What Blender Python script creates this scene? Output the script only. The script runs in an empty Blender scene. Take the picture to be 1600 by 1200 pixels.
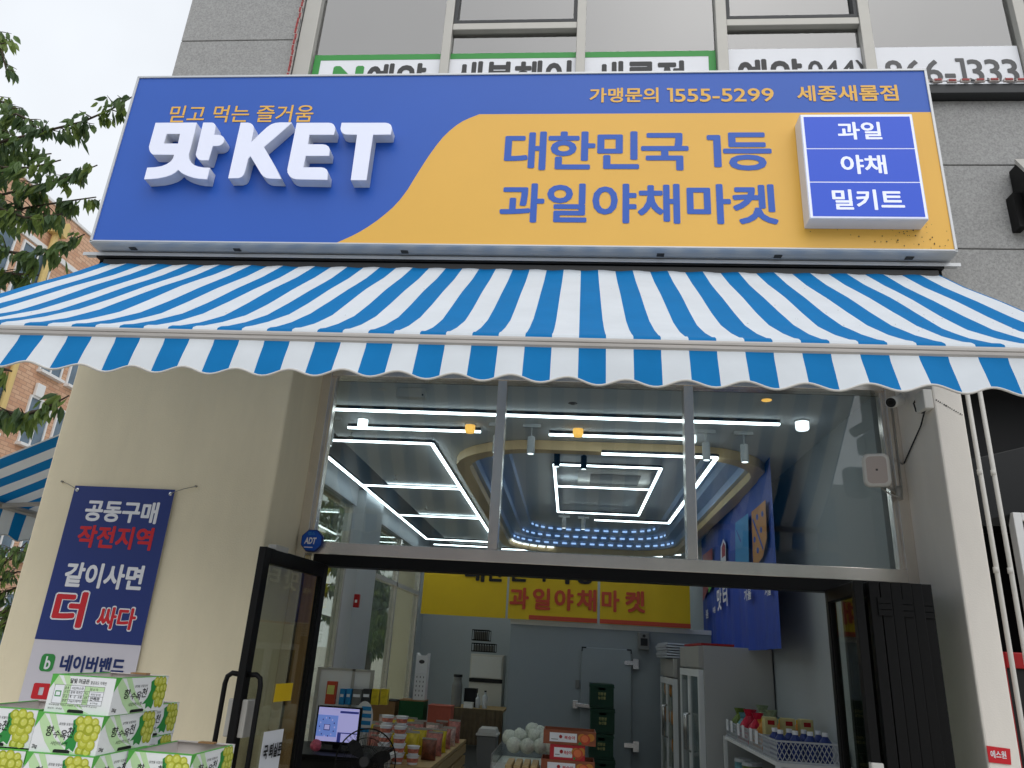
import bpy, bmesh, math, random
from mathutils import Vector, Matrix

sc = bpy.context.scene
COL = sc.collection
R = random.Random(11)

# ------------------------------------------------------------------ camera
YAW, PITCH, ROLL, FPX = 0.09484, 0.35147, 0.06074, 1149.13
CAM = Vector((0, 0, 1.6))
_f = Vector((-math.sin(YAW)*math.cos(PITCH), math.cos(YAW)*math.cos(PITCH), math.sin(PITCH)))
_r0 = Vector((math.cos(YAW), math.sin(YAW), 0))
_u0 = _r0.cross(_f)
_r = math.cos(ROLL)*_r0 + math.sin(ROLL)*_u0
_u = -math.sin(ROLL)*_r0 + math.cos(ROLL)*_u0
cd = bpy.data.cameras.new("Camera")
cd.sensor_width = 36
cd.lens = 36*FPX/1600
cd.clip_start, cd.clip_end = 0.05, 2000
cam = bpy.data.objects.new("Camera", cd)
COL.objects.link(cam)
cam.matrix_world = Matrix(((_r.x, _u.x, -_f.x, CAM.x), (_r.y, _u.y, -_f.y, CAM.y), (_r.z, _u.z, -_f.z, CAM.z), (0, 0, 0, 1)))
sc.camera = cam

# ------------------------------------------------------------------ sky, sun, exposure
SUN_EL, SUN_AZ = math.radians(52), math.radians(162)
world = bpy.data.worlds.new("World")
sc.world = world
world.use_nodes = True
wn = world.node_tree.nodes
wl = world.node_tree.links
wn.clear()
sky = wn.new('ShaderNodeTexSky')
sky.sky_type = 'NISHITA'
sky.sun_disc = False
sky.sun_elevation = SUN_EL
sky.sun_rotation = SUN_AZ
sky.air_density, sky.dust_density, sky.ozone_density = 1.0, 4.0, 1.0
hs = wn.new('ShaderNodeHueSaturation')
hs.inputs['Saturation'].default_value = 0.22
hs.inputs['Value'].default_value = 1.0
# soft overcast cloud structure
tc = wn.new('ShaderNodeTexCoord')
cn = wn.new('ShaderNodeTexNoise')
cn.inputs['Scale'].default_value = 2.2
cn.inputs['Detail'].default_value = 4
cr = wn.new('ShaderNodeMapRange')
cr.inputs['From Min'].default_value = 0.3
cr.inputs['From Max'].default_value = 0.7
cr.inputs['To Min'].default_value = 0.86
cr.inputs['To Max'].default_value = 1.1
# an overcast sky is evened out: blend the clear-sky gradient with flat cloud light
mx = wn.new('ShaderNodeMix')
mx.data_type = 'RGBA'
mx.inputs[0].default_value = 0.75
mx.inputs[7].default_value = (8.6, 9.0, 9.5, 1)
ml = wn.new('ShaderNodeMix')
ml.data_type = 'RGBA'
ml.blend_type = 'MULTIPLY'
ml.inputs[0].default_value = 1
bg = wn.new('ShaderNodeBackground')
bg.inputs['Strength'].default_value = 0.10
wo = wn.new('ShaderNodeOutputWorld')
wl.new(sky.outputs[0], hs.inputs['Color'])
wl.new(hs.outputs[0], mx.inputs[6])
wl.new(tc.outputs['Generated'], cn.inputs['Vector'])
wl.new(cn.outputs[0], cr.inputs['Value'])
wl.new(mx.outputs[2], ml.inputs[6])
wl.new(cr.outputs[0], ml.inputs[7])
wl.new(ml.outputs[2], bg.inputs['Color'])
wl.new(bg.outputs[0], wo.inputs['Surface'])

sd = bpy.data.lights.new("Sun", 'SUN')
sd.energy = 0.7
sd.angle = math.radians(65)
sd.color = (1, 0.97, 0.93)
sun = bpy.data.objects.new("Sun", sd)
COL.objects.link(sun)
# sun behind the camera, a little to the right, spread wide by the cloud
_sd = Vector((0.30*math.cos(SUN_EL), -0.93*math.cos(SUN_EL), math.sin(SUN_EL)))
sun.rotation_euler = _sd.to_track_quat('Z', 'Y').to_euler()

sc.view_settings.view_transform = 'Standard'
sc.view_settings.look = 'None'
sc.view_settings.gamma = 1
sc.view_settings.use_curve_mapping = False
sc.view_settings.exposure = 0.32
sc.cycles.use_denoising = True
sc.cycles.max_bounces = 8
sc.cycles.transparent_max_bounces = 16
sc.cycles.sample_clamp_indirect = 4

# ------------------------------------------------------------------ helpers
def ray(px, py):
    return (px-800)/FPX*_r - (py-600)/FPX*_u + _f

def at(px, py, Y):
    d = ray(px, py)
    return CAM + d*(Y/d.y)

def atx(px, py, X):
    d = ray(px, py)
    return CAM + d*(X/d.x)

def atz(px, py, Z):
    d = ray(px, py)
    return CAM + d*((Z-1.6)/d.z)

def lin(c):
    return tuple((v/255/12.92 if v/255 <= 0.04045 else ((v/255+0.055)/1.055)**2.4) for v in c)

def M(name, col, rough=0.6, metal=0.0, noise=None, bump=None, emit=0, trans=0, spec=0.4, srgb=True, coat=0):
    """Principled material: col is sRGB 0-255; noise=(scale, amount[, stretch xyz]) mottles the colour; bump=(scale, strength)."""
    m = bpy.data.materials.new(name)
    m.use_nodes = True
    nt = m.node_tree
    b = nt.nodes['Principled BSDF']
    c = lin(col) if srgb else col
    b.inputs['Base Color'].default_value = (*c, 1)
    b.inputs['Roughness'].default_value = rough
    b.inputs['Metallic'].default_value = metal
    b.inputs['Specular IOR Level'].default_value = spec
    b.inputs['Coat Weight'].default_value = coat
    if emit:
        b.inputs['Emission Color'].default_value = (*c, 1)
        b.inputs['Emission Strength'].default_value = emit
    co = None
    if noise or bump:
        co = nt.nodes.new('ShaderNodeTexCoord').outputs['Object']
    if noise:
        mp = nt.nodes.new('ShaderNodeMapping')
        if len(noise) > 2:
            mp.inputs['Scale'].default_value = noise[2]
        nt.links.new(co, mp.inputs['Vector'])
        n = nt.nodes.new('ShaderNodeTexNoise')
        n.inputs['Scale'].default_value = noise[0]
        n.inputs['Detail'].default_value = 5
        n.inputs['Roughness'].default_value = 0.65
        nt.links.new(mp.outputs[0], n.inputs['Vector'])
        mr = nt.nodes.new('ShaderNodeMapRange')
        mr.inputs['From Min'].default_value = 0.28
        mr.inputs['From Max'].default_value = 0.72
        mr.inputs['To Min'].default_value = 1-noise[1]
        mr.inputs['To Max'].default_value = 1+noise[1]
        nt.links.new(n.outputs[0], mr.inputs['Value'])
        mm = nt.nodes.new('ShaderNodeMix')
        mm.data_type = 'RGBA'
        mm.blend_type = 'MULTIPLY'
        mm.inputs[0].default_value = 1
        mm.inputs[6].default_value = (*c, 1)
        nt.links.new(mr.outputs[0], mm.inputs[7])
        nt.links.new(mm.outputs[2], b.inputs['Base Color'])
    if bump:
        n2 = nt.nodes.new('ShaderNodeTexNoise')
        n2.inputs['Scale'].default_value = bump[0]
        n2.inputs['Detail'].default_value = 4
        nt.links.new(co, n2.inputs['Vector'])
        bp = nt.nodes.new('ShaderNodeBump')
        bp.inputs['Strength'].default_value = bump[1]
        bp.inputs['Distance'].default_value = 0.004
        nt.links.new(n2.outputs[0], bp.inputs['Height'])
        nt.links.new(bp.outputs[0], b.inputs['Normal'])
    if trans:
        t = nt.nodes.new('ShaderNodeBsdfTranslucent')
        t.inputs['Color'].default_value = (*c, 1)
        ms = nt.nodes.new('ShaderNodeMixShader')
        ms.inputs[0].default_value = trans
        nt.links.new(b.outputs[0], ms.inputs[1])
        nt.links.new(t.outputs[0], ms.inputs[2])
        nt.links.new(ms.outputs[0], nt.nodes['Material Output'].inputs['Surface'])
    return m

def glass_mat(name, tint=(0.93, 0.96, 0.96), refl=1.0, rough=0.0, base=0.03):
    """Thin sheet glass: clear transmission plus a Fresnel mirror."""
    m = bpy.data.materials.new(name)
    m.use_nodes = True
    nt = m.node_tree
    nt.nodes.clear()
    o = nt.nodes.new('ShaderNodeOutputMaterial')
    t = nt.nodes.new('ShaderNodeBsdfTransparent')
    t.inputs['Color'].default_value = (*tint, 1)
    g = nt.nodes.new('ShaderNodeBsdfGlossy')
    g.inputs['Roughness'].default_value = rough
    fr = nt.nodes.new('ShaderNodeFresnel')
    fr.inputs['IOR'].default_value = 1.5
    ma = nt.nodes.new('ShaderNodeMath')
    ma.operation = 'MULTIPLY_ADD'
    ma.inputs[1].default_value = refl
    ma.inputs[2].default_value = base
    mix = nt.nodes.new('ShaderNodeMixShader')
    nt.links.new(fr.outputs[0], ma.inputs[0])
    nt.links.new(ma.outputs[0], mix.inputs[0])
    nt.links.new(t.outputs[0], mix.inputs[1])
    nt.links.new(g.outputs[0], mix.inputs[2])
    nt.links.new(mix.outputs[0], o.inputs['Surface'])
    return m

ORG = {}

def tag(o, label=None, cat=None, group=None, kind=None):
    if label: o['label'] = label
    if cat: o['category'] = cat
    if group: o['group'] = group
    if kind: o['kind'] = kind
    return o

def thing(name, label, cat, loc=(0, 0, 0), group=None):
    o = bpy.data.objects.new(name, None)
    o.empty_display_size = 0.1
    COL.objects.link(o)
    o.location = loc
    ORG[o.name] = Vector(loc)
    return tag(o, label, cat, group)

def kids(o):
    return [c for c in bpy.data.objects if c.parent == o]

def copy_tree(o, parent=None):
    c = o.copy()
    COL.objects.link(c)
    c.parent = parent
    for ch in kids(o):
        copy_tree(ch, c)
    return c

def link_mesh(name, me, mats, parent=None, smooth=False, bevel=0, origin=None, seg=2):
    """Mesh data given in world coordinates (or in the parent's local frame when the parent sits at the origin)."""
    if not isinstance(mats, (list, tuple)):
        mats = [mats]
    for m in mats:
        me.materials.append(m)
    o = bpy.data.objects.new(name, me)
    COL.objects.link(o)
    if parent is not None:
        org = ORG[parent.name]
        o.parent = parent
    elif origin is not None:
        org = Vector(origin)
        o.location = org
    else:
        xs = [v.co for v in me.vertices]
        org = Vector(((min(v.x for v in xs)+max(v.x for v in xs))/2, (min(v.y for v in xs)+max(v.y for v in xs))/2, min(v.z for v in xs)))
        o.location = org
    me.transform(Matrix.Translation(-org))
    ORG[o.name] = org.copy()
    if smooth:
        me.polygons.foreach_set('use_smooth', [True]*len(me.polygons))
    if bevel:
        b = o.modifiers.new('bevel', 'BEVEL')
        b.width = bevel
        b.segments = seg
        b.limit_method = 'ANGLE'
        b.angle_limit = math.radians(40)
    me.update()
    return o

class MB:
    def __init__(s):
        s.v, s.f, s.m = [], [], []
    def add(s, vs, fs, m=0):
        k = len(s.v)
        s.v += [tuple(x) for x in vs]
        s.f += [tuple(i+k for i in f) for f in fs]
        s.m += [m]*len(fs)
        return s
    def box(s, x0, x1, y0, y1, z0, z1, m=0):
        return s.add([(x0, y0, z0), (x1, y0, z0), (x1, y1, z0), (x0, y1, z0), (x0, y0, z1), (x1, y0, z1), (x1, y1, z1), (x0, y1, z1)],
                     [(3, 2, 1, 0), (4, 5, 6, 7), (0, 1, 5, 4), (1, 2, 6, 5), (2, 3, 7, 6), (3, 0, 4, 7)], m)
    def poly(s, pts, m=0):
        return s.add(pts, [tuple(range(len(pts)))], m)
    def bar(s, p, q, w, h=None, up=(0, 0, 1), m=0):
        """Rectangular bar from p to q: w across, h along up."""
        h = h or w
        p, q, up = Vector(p), Vector(q), Vector(up)
        d = (q-p).normalized()
        if abs(d.dot(up)) > 0.98:
            up = Vector((1, 0, 0))
        a = d.cross(up).normalized()*w/2
        b = a.cross(d).normalized()*h/2
        vs = [p-a-b, p+a-b, p+a+b, p-a+b, q-a-b, q+a-b, q+a+b, q-a+b]
        return s.add(vs, [(3, 2, 1, 0), (4, 5, 6, 7), (0, 1, 5, 4), (1, 2, 6, 5), (2, 3, 7, 6), (3, 0, 4, 7)], m)
    def tube(s, pts, r, n=8, m=0, cap=True):
        pts = [Vector(p) for p in pts]
        rs = r if isinstance(r, (list, tuple)) else [r]*len(pts)
        vs, fs = [], []
        prev = None
        for i, p in enumerate(pts):
            d = (pts[min(i+1, len(pts)-1)]-pts[max(i-1, 0)]).normalized()
            if prev is None:
                a = d.orthogonal().normalized()
            else:
                a = (prev - d*prev.dot(d)).normalized()
            prev = a
            b = d.cross(a)
            for k in range(n):
                t = 2*math.pi*k/n
                vs.append(p+(a*math.cos(t)+b*math.sin(t))*rs[i])
        for i in range(len(pts)-1):
            for k in range(n):
                fs.append((i*n+k, i*n+(k+1) % n, (i+1)*n+(k+1) % n, (i+1)*n+k))
        if cap:
            fs.append(tuple(reversed(range(n))))
            fs.append(tuple(range((len(pts)-1)*n, len(pts)*n)))
        return s.add(vs, fs, m)
    def lathe(s, prof, c=(0, 0, 0), n=20, m=0, axis=(0, 0, 1), sx=1, sy=1):
        """prof: list of (radius, height along axis)."""
        ax = Vector(axis).normalized()
        q = Vector((0, 0, 1)).rotation_difference(ax)
        c = Vector(c)
        vs, fs = [], []
        for r_, h in prof:
            for k in range(n):
                t = 2*math.pi*k/n
                vs.append(c + q @ Vector((r_*sx*math.cos(t), r_*sy*math.sin(t), h)))
        for i in range(len(prof)-1):
            for k in range(n):
                fs.append((i*n+k, i*n+(k+1) % n, (i+1)*n+(k+1) % n, (i+1)*n+k))
        fs.append(tuple(reversed(range(n))))
        fs.append(tuple(range((len(prof)-1)*n, len(prof)*n)))
        return s.add(vs, fs, m)
    def ball(s, c, rx, ry=None, rz=None, n=12, k=8, m=0, jit=0):
        ry = ry or rx
        rz = rz or rx
        prof = []
        vs, fs = [], []
        for i in range(k+1):
            a = -math.pi/2+math.pi*i/k
            for j in range(n):
                t = 2*math.pi*j/n
                g = 1+R.uniform(-jit, jit)
                vs.append((c[0]+rx*math.cos(a)*math.cos(t)*g, c[1]+ry*math.cos(a)*math.sin(t)*g, c[2]+rz*math.sin(a)*g))
        for i in range(k):
            for j in range(n):
                fs.append((i*n+j, i*n+(j+1) % n, (i+1)*n+(j+1) % n, (i+1)*n+j))
        return s.add(vs, fs, m)
    def prism(s, pts, vec, m=0):
        n = len(pts)
        pts = [Vector(p) for p in pts]
        vec = Vector(vec)
        fs = [tuple(range(n)), tuple(reversed(range(n, 2*n)))]
        for i in range(n):
            fs.append((i, i+n, (i+1) % n+n, (i+1) % n))
        return s.add(pts+[p+vec for p in pts], fs, m)
    def build(s, name, mats, parent=None, smooth=False, bevel=0, origin=None, seg=2):
        me = bpy.data.meshes.new(name)
        me.from_pydata(s.v, [], s.f)
        me.polygons.foreach_set('material_index', s.m)
        o = link_mesh(name, me, mats, parent, smooth, bevel, origin, seg)
        return o

def fix_normals(o):
    bm = bmesh.new()
    bm.from_mesh(o.data)
    bmesh.ops.recalc_face_normals(bm, faces=bm.faces)
    bm.to_mesh(o.data)
    bm.free()
    return o

def _eval_curve(cu):
    o = bpy.data.objects.new('tmp', cu)
    COL.objects.link(o)
    dg = bpy.context.evaluated_depsgraph_get()
    me = bpy.data.meshes.new_from_object(o.evaluated_get(dg))
    bpy.data.objects.remove(o)
    bpy.data.curves.remove(cu)
    return me

def glyphs(body):
    cu = bpy.data.curves.new('txt', 'FONT')
    cu.body = body
    cu.resolution_u = 3
    return _eval_curve(cu)

def text_data(body, bold=0.0, shear=0, extrude=0, spacing=1):
    """Flat lettering. Strings with a 1 get a flagged figure one; weight comes from laying shifted copies on each other."""
    if '1' in body:
        vs, fs, x = [], [], 0.0
        for ch in body:
            if ch == ' ':
                x += .30
                continue
            if ch == '1':
                cv_ = [(0, .73), (.20, .73), (.20, 0), (.115, 0), (.115, .655), (0, .655)]
                cf = [(0, 5, 4, 1), (1, 4, 3, 2)]
            else:
                m0 = glyphs(ch)
                cv_ = [(v.co.x, v.co.y) for v in m0.vertices]
                cf = [tuple(p.vertices) for p in m0.polygons]
                bpy.data.meshes.remove(m0)
            a = min(p[0] for p in cv_)
            b = max(p[0] for p in cv_)
            k = len(vs)
            vs += [(p[0]-a+x, p[1], 0) for p in cv_]
            fs += [tuple(i+k for i in f) for f in cf]
            x += b-a+.085
    else:
        m0 = glyphs(body)
        vs = [tuple(v.co) for v in m0.vertices]
        fs = [tuple(p.vertices) for p in m0.polygons]
        bpy.data.meshes.remove(m0)
    if shear:
        vs = [(p[0]+shear*p[1], p[1], 0) for p in vs]
    if bold >= .012:
        n = 8 if bold < .06 else 12
        av, af = [], []
        for c in range(n):
            a = 2*math.pi*(c+.5)/n
            k = len(av)
            av += [(p[0]+bold*.8*math.cos(a), p[1]+bold*.8*math.sin(a), c*2e-5) for p in vs]
            af += [tuple(i+k for i in f) for f in fs]
        vs, fs = av, af
    me = bpy.data.meshes.new('txt')
    me.from_pydata(vs, [], fs)
    return me

def outline_data(loops, extrude=0, bevel=0):
    cu = bpy.data.curves.new('outline', 'CURVE')
    cu.dimensions = '2D'
    cu.fill_mode = 'BOTH'
    cu.extrude = extrude
    cu.bevel_depth = bevel
    cu.bevel_resolution = 1
    for lp in loops:
        sp = cu.splines.new('POLY')
        sp.points.add(len(lp)-1)
        for i, p in enumerate(lp):
            sp.points[i].co = (p[0], p[1], 0, 1)
        sp.use_cyclic_u = True
    return _eval_curve(cu)

def frame_matrix(O, U, V):
    U, V = Vector(U).normalized(), Vector(V).normalized()
    N = U.cross(V)
    O = Vector(O)
    return Matrix(((U.x, V.x, N.x, O.x), (U.y, V.y, N.y, O.y), (U.z, V.z, N.z, O.z), (0, 0, 0, 1)))

def text_mesh(body, O, U, V, w, h, bold=0.0, shear=0, spacing=1):
    """Text fitted to a w x h rectangle whose lower left corner is O; w None keeps the letter shapes."""
    me = text_data(body, bold, shear, 0, spacing)
    xs = [v.co.x for v in me.vertices]
    ys = [v.co.y for v in me.vertices]
    x0, x1, y0, y1 = min(xs), max(xs), min(ys), max(ys)
    sy = h/(y1-y0)
    sx = sy if w is None else w/(x1-x0)
    me.transform(frame_matrix(O, U, V) @ Matrix.Diagonal((sx, sy, 1, 1)) @ Matrix.Translation((-x0, -y0, 0)))
    return me

def join_meshes(mes):
    mb = MB()
    for me, mi in mes:
        mb.add([v.co[:] for v in me.vertices], [tuple(p.vertices) for p in me.polygons], mi)
        bpy.data.meshes.remove(me)
    return mb

def px_rect(x0, y0, x1, y1, Y):
    """World rectangle on the plane y=Y for a text that fills a pixel box of the photograph (leaning verticals undone)."""
    ym = (y0+y1)/2
    l0 = (x0-992)/(ym+2556)
    l1 = (x1-992)/(ym+2556)
    h = (y1-y0)/2
    xa = at(x0+abs(l0)*h, ym, Y).x
    xb = at(x1-abs(l1)*h, ym, Y).x
    xm = (x0+x1)/2
    return xa, xb, at(xm, y1, Y).z, at(xm, y0, Y).z

def text_px(name, body, box, Y, mat, parent, bold=0.02, spacing=1, shear=0):
    xa, xb, za, zb = px_rect(*box, Y)
    me = text_mesh(body, (xa, Y, za), (1, 0, 0), (0, 0, 1), xb-xa, zb-za, bold, shear, spacing)
    return link_mesh(name, me, mat, parent)

# ------------------------------------------------------------------ materials
mt = {}
mt['granite'] = None
def granite_mat():
    m = M('granite', (156, 156, 155), 0.75, noise=(3.0, 0.07))
    nt = m.node_tree
    b = nt.nodes['Principled BSDF']
    src = b.inputs['Base Color'].links[0].from_socket
    co = nt.nodes.new('ShaderNodeTexCoord').outputs['Object']
    n = nt.nodes.new('ShaderNodeTexNoise')
    n.inputs['Scale'].default_value = 85
    n.inputs['Detail'].default_value = 3
    n.inputs['Roughness'].default_value = 0.8
    nt.links.new(co, n.inputs['Vector'])
    mr = nt.nodes.new('ShaderNodeMapRange')
    mr.inputs['From Min'].default_value = 0.25
    mr.inputs['From Max'].default_value = 0.75
    mr.inputs['To Min'].default_value = 0.62
    mr.inputs['To Max'].default_value = 1.38
    nt.links.new(n.outputs[0], mr.inputs['Value'])
    mm = nt.nodes.new('ShaderNodeMix')
    mm.data_type = 'RGBA'
    mm.blend_type = 'MULTIPLY'
    mm.inputs[0].default_value = 1
    nt.links.new(src, mm.inputs[6])
    nt.links.new(mr.outputs[0], mm.inputs[7])
    nt.links.new(mm.outputs[2], b.inputs['Base Color'])
    return m
mt['granite'] = granite_mat()
mt['joint'] = M('joint', (60, 60, 60), 0.9)
mt['stucco'] = M('stucco', (232, 220, 190), 0.85, noise=(1.3, 0.075, (2.2, 2.2, .5)), bump=(120, 0.4))
mt['stucco_pale'] = M('stucco_pale', (238, 232, 223), 0.8, noise=(2.5, 0.07, (1, 1, 0.3)), bump=(140, 0.2))
mt['alu'] = M('alu', (176, 174, 168), 0.45, 0.25, noise=(6, 0.04))
mt['alu_dark'] = M('alu_dark', (52, 54, 56), 0.5, 0.2)
def steel_mat():
    m = M('steel', (228, 220, 210), 0.24, 0.75, noise=(3.5, 0.13, (1, 1, .25)))
    return m
mt['steel'] = steel_mat()
mt['black_metal'] = M('black_metal', (9, 9, 10), 0.5, 0.0, noise=(8, 0.15), spec=0.22)
mt['black'] = M('black', (14, 15, 17), 0.6)
mt['dark_clad'] = M('dark_clad', (15, 17, 19), 0.35, noise=(5, 0.15))
mt['sign_blue'] = M('sign_blue', (38, 92, 190), 0.42, noise=(0.7, 0.05))
mt['sign_yellow'] = M('sign_yellow', (238, 185, 80), 0.42, noise=(1.2, 0.03))
mt['sign_frame'] = M('sign_frame', (196, 198, 200), 0.38, 0.35, noise=(4, 0.05, (0.3, 1, 1)))
mt['sign_white'] = M('sign_white', (226, 230, 248), 0.35, noise=(3, 0.02), emit=0.14)
mt['letter_side'] = M('letter_side', (214, 218, 226), 0.4, noise=(4, 0.04))
mt['lightbox_blue'] = M('lightbox_blue', (20, 76, 204), 0.3, emit=0.12)
mt['lightbox_white'] = M('lightbox_white', (228, 233, 252), 0.3, emit=0.2)
mt['white_paint'] = M('white_paint', (225, 226, 226), 0.5, noise=(5, 0.03))
mt['white_plastic'] = M('white_plastic', (214, 212, 206), 0.45, noise=(9, 0.03))
mt['grille'] = M('grille', (182, 170, 164), 0.7)
mt['fabric_blue'] = M('fabric_blue', (2, 118, 184), 0.75, noise=(5, 0.06), trans=0.14, spec=0.2)
mt['fabric_white'] = M('fabric_white', (220, 226, 232), 0.75, noise=(4, 0.05), trans=0.14, spec=0.2)
mt['awning_bar'] = M('awning_bar', (176, 172, 168), 0.5, 0.2, noise=(10, 0.16, (0.25, 1, 9)))
mt['piping'] = M('piping', (205, 203, 199), 0.7)
mt['glass'] = glass_mat('shop_glass', (0.90, 0.93, 0.93), 0.85, 0, 0.012)
mt['glass_door'] = glass_mat('door_glass', (0.88, 0.90, 0.86), 0.22, 0, 0.015)
mt['glass_upper'] = glass_mat('upper_glass', (0.90, 0.93, 0.92), 1.3, 0.02, 0.15)
mt['paper_white'] = M('paper_white', (236, 238, 244), 0.5, noise=(4, 0.02))
mt['ink'] = M('ink', (62, 62, 64), 0.6)
mt['ink_black'] = M('ink_black', (22, 22, 26), 0.6)
mt['green_sign'] = M('green_sign', (52, 148, 64), 0.5)
mt['red_led'] = M('red_led', (150, 40, 40), 0.4)
mt['led_body'] = M('led_body', (196, 186, 182), 0.5)
mt['banner_blue'] = M('banner_blue', (34, 54, 122), 0.42, noise=(2, 0.05))
mt['banner_white'] = M('banner_white', (212, 208, 216), 0.45, noise=(2, 0.03))
mt['red_print'] = M('red_print', (205, 32, 44), 0.5)
mt['white_print'] = M('white_print', (232, 232, 236), 0.5)
mt['navy_print'] = M('navy_print', (22, 44, 102), 0.5)
mt['string'] = M('string', (140, 135, 125), 0.8)
mt['carton'] = M('carton', (232, 234, 236), 0.5, noise=(6, 0.02))
mt['carton_in'] = M('carton_in', (206, 200, 196), 0.8, noise=(9, 0.05))
mt['carton_brown'] = M('carton_brown', (150, 116, 78), 0.85, noise=(9, 0.1))
mt['print_green'] = M('print_green', (88, 176, 74), 0.5)
mt['print_green_dark'] = M('print_green_dark', (48, 140, 66), 0.5)
mt['print_green_pale'] = M('print_green_pale', (190, 222, 172), 0.5)
mt['grape_a'] = M('grape_a', (182, 186, 58), 0.45)
mt['grape_b'] = M('grape_b', (160, 168, 44), 0.45)
mt['grape_c'] = M('grape_c', (204, 208, 96), 0.45)
mt['grape_hi'] = M('grape_hi', (216, 220, 138), 0.45)
mt['grape_gap'] = M('grape_gap', (146, 152, 48), 0.5)
mt['interior_wall'] = M('interior_wall', (176, 182, 186), 0.7, noise=(1.5, 0.03))
mt['ceiling'] = M('ceiling', (208, 212, 214), 0.75, noise=(1.0, 0.02))
mt['coffer_step'] = M('coffer_step', (186, 206, 236), 0.6)
mt['coffer_trim'] = M('coffer_trim', (228, 200, 150), 0.5)
mt['floor'] = M('floor_tile', (120, 118, 114), 0.4, noise=(2, 0.06))
mt['paving'] = M('paving', (172, 168, 160), 0.85, noise=(3, 0.12))
mt['led'] = M('led_tube', (236, 250, 255), 0.4, emit=5.0)
mt['led_dash'] = M('led_dash', (170, 206, 250), 0.4, emit=0.95)
mt['glass_side'] = glass_mat('side_glass', (0.82, 0.86, 0.80), 0.5, 0, 0.02)
mt['clear_sheet'] = glass_mat('clear_sheet', (0.80, 0.83, 0.85), 1.0, 0.25, 0.12)
mt['lamp_white'] = M('lamp_white', (240, 250, 255), 0.4, emit=1.6)
mt['lamp_warm'] = M('lamp_warm', (255, 196, 90), 0.4, emit=0.8)
mt['spot_white'] = M('spot_white', (190, 192, 192), 0.45)
mt['spot_black'] = M('spot_black', (20, 21, 22), 0.45)
mt['yellow_banner'] = M('yellow_banner', (222, 186, 22), 0.55, noise=(2, 0.05))
mt['orange_print'] = M('orange_print', (196, 74, 48), 0.55)
mt['hanging_blue'] = M('hanging_blue', (40, 74, 172), 0.6, noise=(1.5, 0.06))
mt['cyan_print'] = M('cyan_print', (40, 140, 200), 0.6)
mt['ochre_print'] = M('ochre_print', (200, 132, 52), 0.6)
mt['cold_panel'] = M('cold_panel', (146, 154, 158), 0.5, noise=(1.2, 0.03))
mt['chrome'] = M('chrome', (200, 200, 200), 0.2, 1.0)
mt['crate_green'] = M('crate_green', (14, 58, 40), 0.5, noise=(9, 0.12))
mt['fridge'] = M('fridge', (178, 178, 176), 0.4, noise=(2, 0.03))
mt['fridge_glass'] = M('fridge_glass', (80, 96, 96), 0.15, noise=(4, 0.2))
mt['wood'] = M('wood', (186, 158, 112), 0.7, noise=(6, 0.14, (1, 8, 8)))
mt['burlap'] = M('burlap', (96, 82, 62), 0.9, noise=(14, 0.2))
mt['grey_plastic'] = M('grey_plastic', (120, 120, 118), 0.5)
mt['foam_net'] = M('foam_net', (206, 212, 200), 0.7, noise=(60, 0.25))
mt['screen_blue'] = M('screen_blue', (120, 150, 230), 0.3, emit=0.35)
mt['screen_lilac'] = M('screen_lilac', (188, 186, 244), 0.3, emit=0.35)
mt['screen_dark'] = M('screen_dark', (50, 60, 140), 0.3, emit=0.3)
mt['clear_plastic'] = M('clear_plastic', (196, 200, 206), 0.25, noise=(30, 0.1))
mt['brick'] = None
def brick_mat():
    m = bpy.data.materials.new('brick')
    m.use_nodes = True
    nt = m.node_tree
    b = nt.nodes['Principled BSDF']
    b.inputs['Roughness'].default_value = 0.85
    co = nt.nodes.new('ShaderNodeTexCoord')
    mp = nt.nodes.new('ShaderNodeMapping')
    mp.inputs['Rotation'].default_value = (math.radians(90), 0, math.radians(90))
    # facade faces +X: use (y, z) as the brick plane
    sep = nt.nodes.new('ShaderNodeSeparateXYZ')
    com = nt.nodes.new('ShaderNodeCombineXYZ')
    nt.links.new(co.outputs['Object'], sep.inputs[0])
    nt.links.new(sep.outputs['Y'], com.inputs['X'])
    nt.links.new(sep.outputs['Z'], com.inputs['Y'])
    br = nt.nodes.new('ShaderNodeTexBrick')
    br.inputs['Scale'].default_value = 1
    br.inputs['Brick Width'].default_value = 0.26
    br.inputs['Row Height'].default_value = 0.10
    br.inputs['Mortar Size'].default_value = 0.010
    br.inputs['Color1'].default_value = (*lin((216, 178, 148)), 1)
    br.inputs['Color2'].default_value = (*lin((198, 152, 122)), 1)
    br.inputs['Mortar'].default_value = (*lin((178, 140, 118)), 1)
    nt.links.new(com.outputs[0], br.inputs['Vector'])
    nt.links.new(br.outputs[0], b.inputs['Base Color'])
    return m
mt['brick'] = brick_mat()
mt['leaf_dark'] = M('leaf_dark', (80, 104, 70), 0.5, trans=0.4, noise=(9, 0.2))
mt['leaf_mid'] = M('leaf_mid', (100, 126, 74), 0.5, trans=0.45, noise=(9, 0.2))
mt['leaf_light'] = M('leaf_light', (126, 148, 78), 0.5, trans=0.45, noise=(9, 0.2))
mt['bark'] = M('bark', (74, 64, 54), 0.9, noise=(14, 0.25))
mt['yellow_pipe'] = M('yellow_pipe', (212, 186, 122), 0.6)
mt['window_dark'] = M('window_dark', (92, 112, 128), 0.12, noise=(2, 0.3))
mt['red_paint'] = M('red_paint', (160, 16, 22), 0.45)
mt['frosted'] = M('frosted', (70, 74, 76), 0.5, noise=(14, 0.2))
mt['brown_reflect_steel'] = M('brown_reflect_steel', (168, 136, 96), 0.3, 0.9, noise=(3, 0.25, (14, 14, 0.5)))  # stainless door post, its brown reflections put into the base colour

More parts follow.
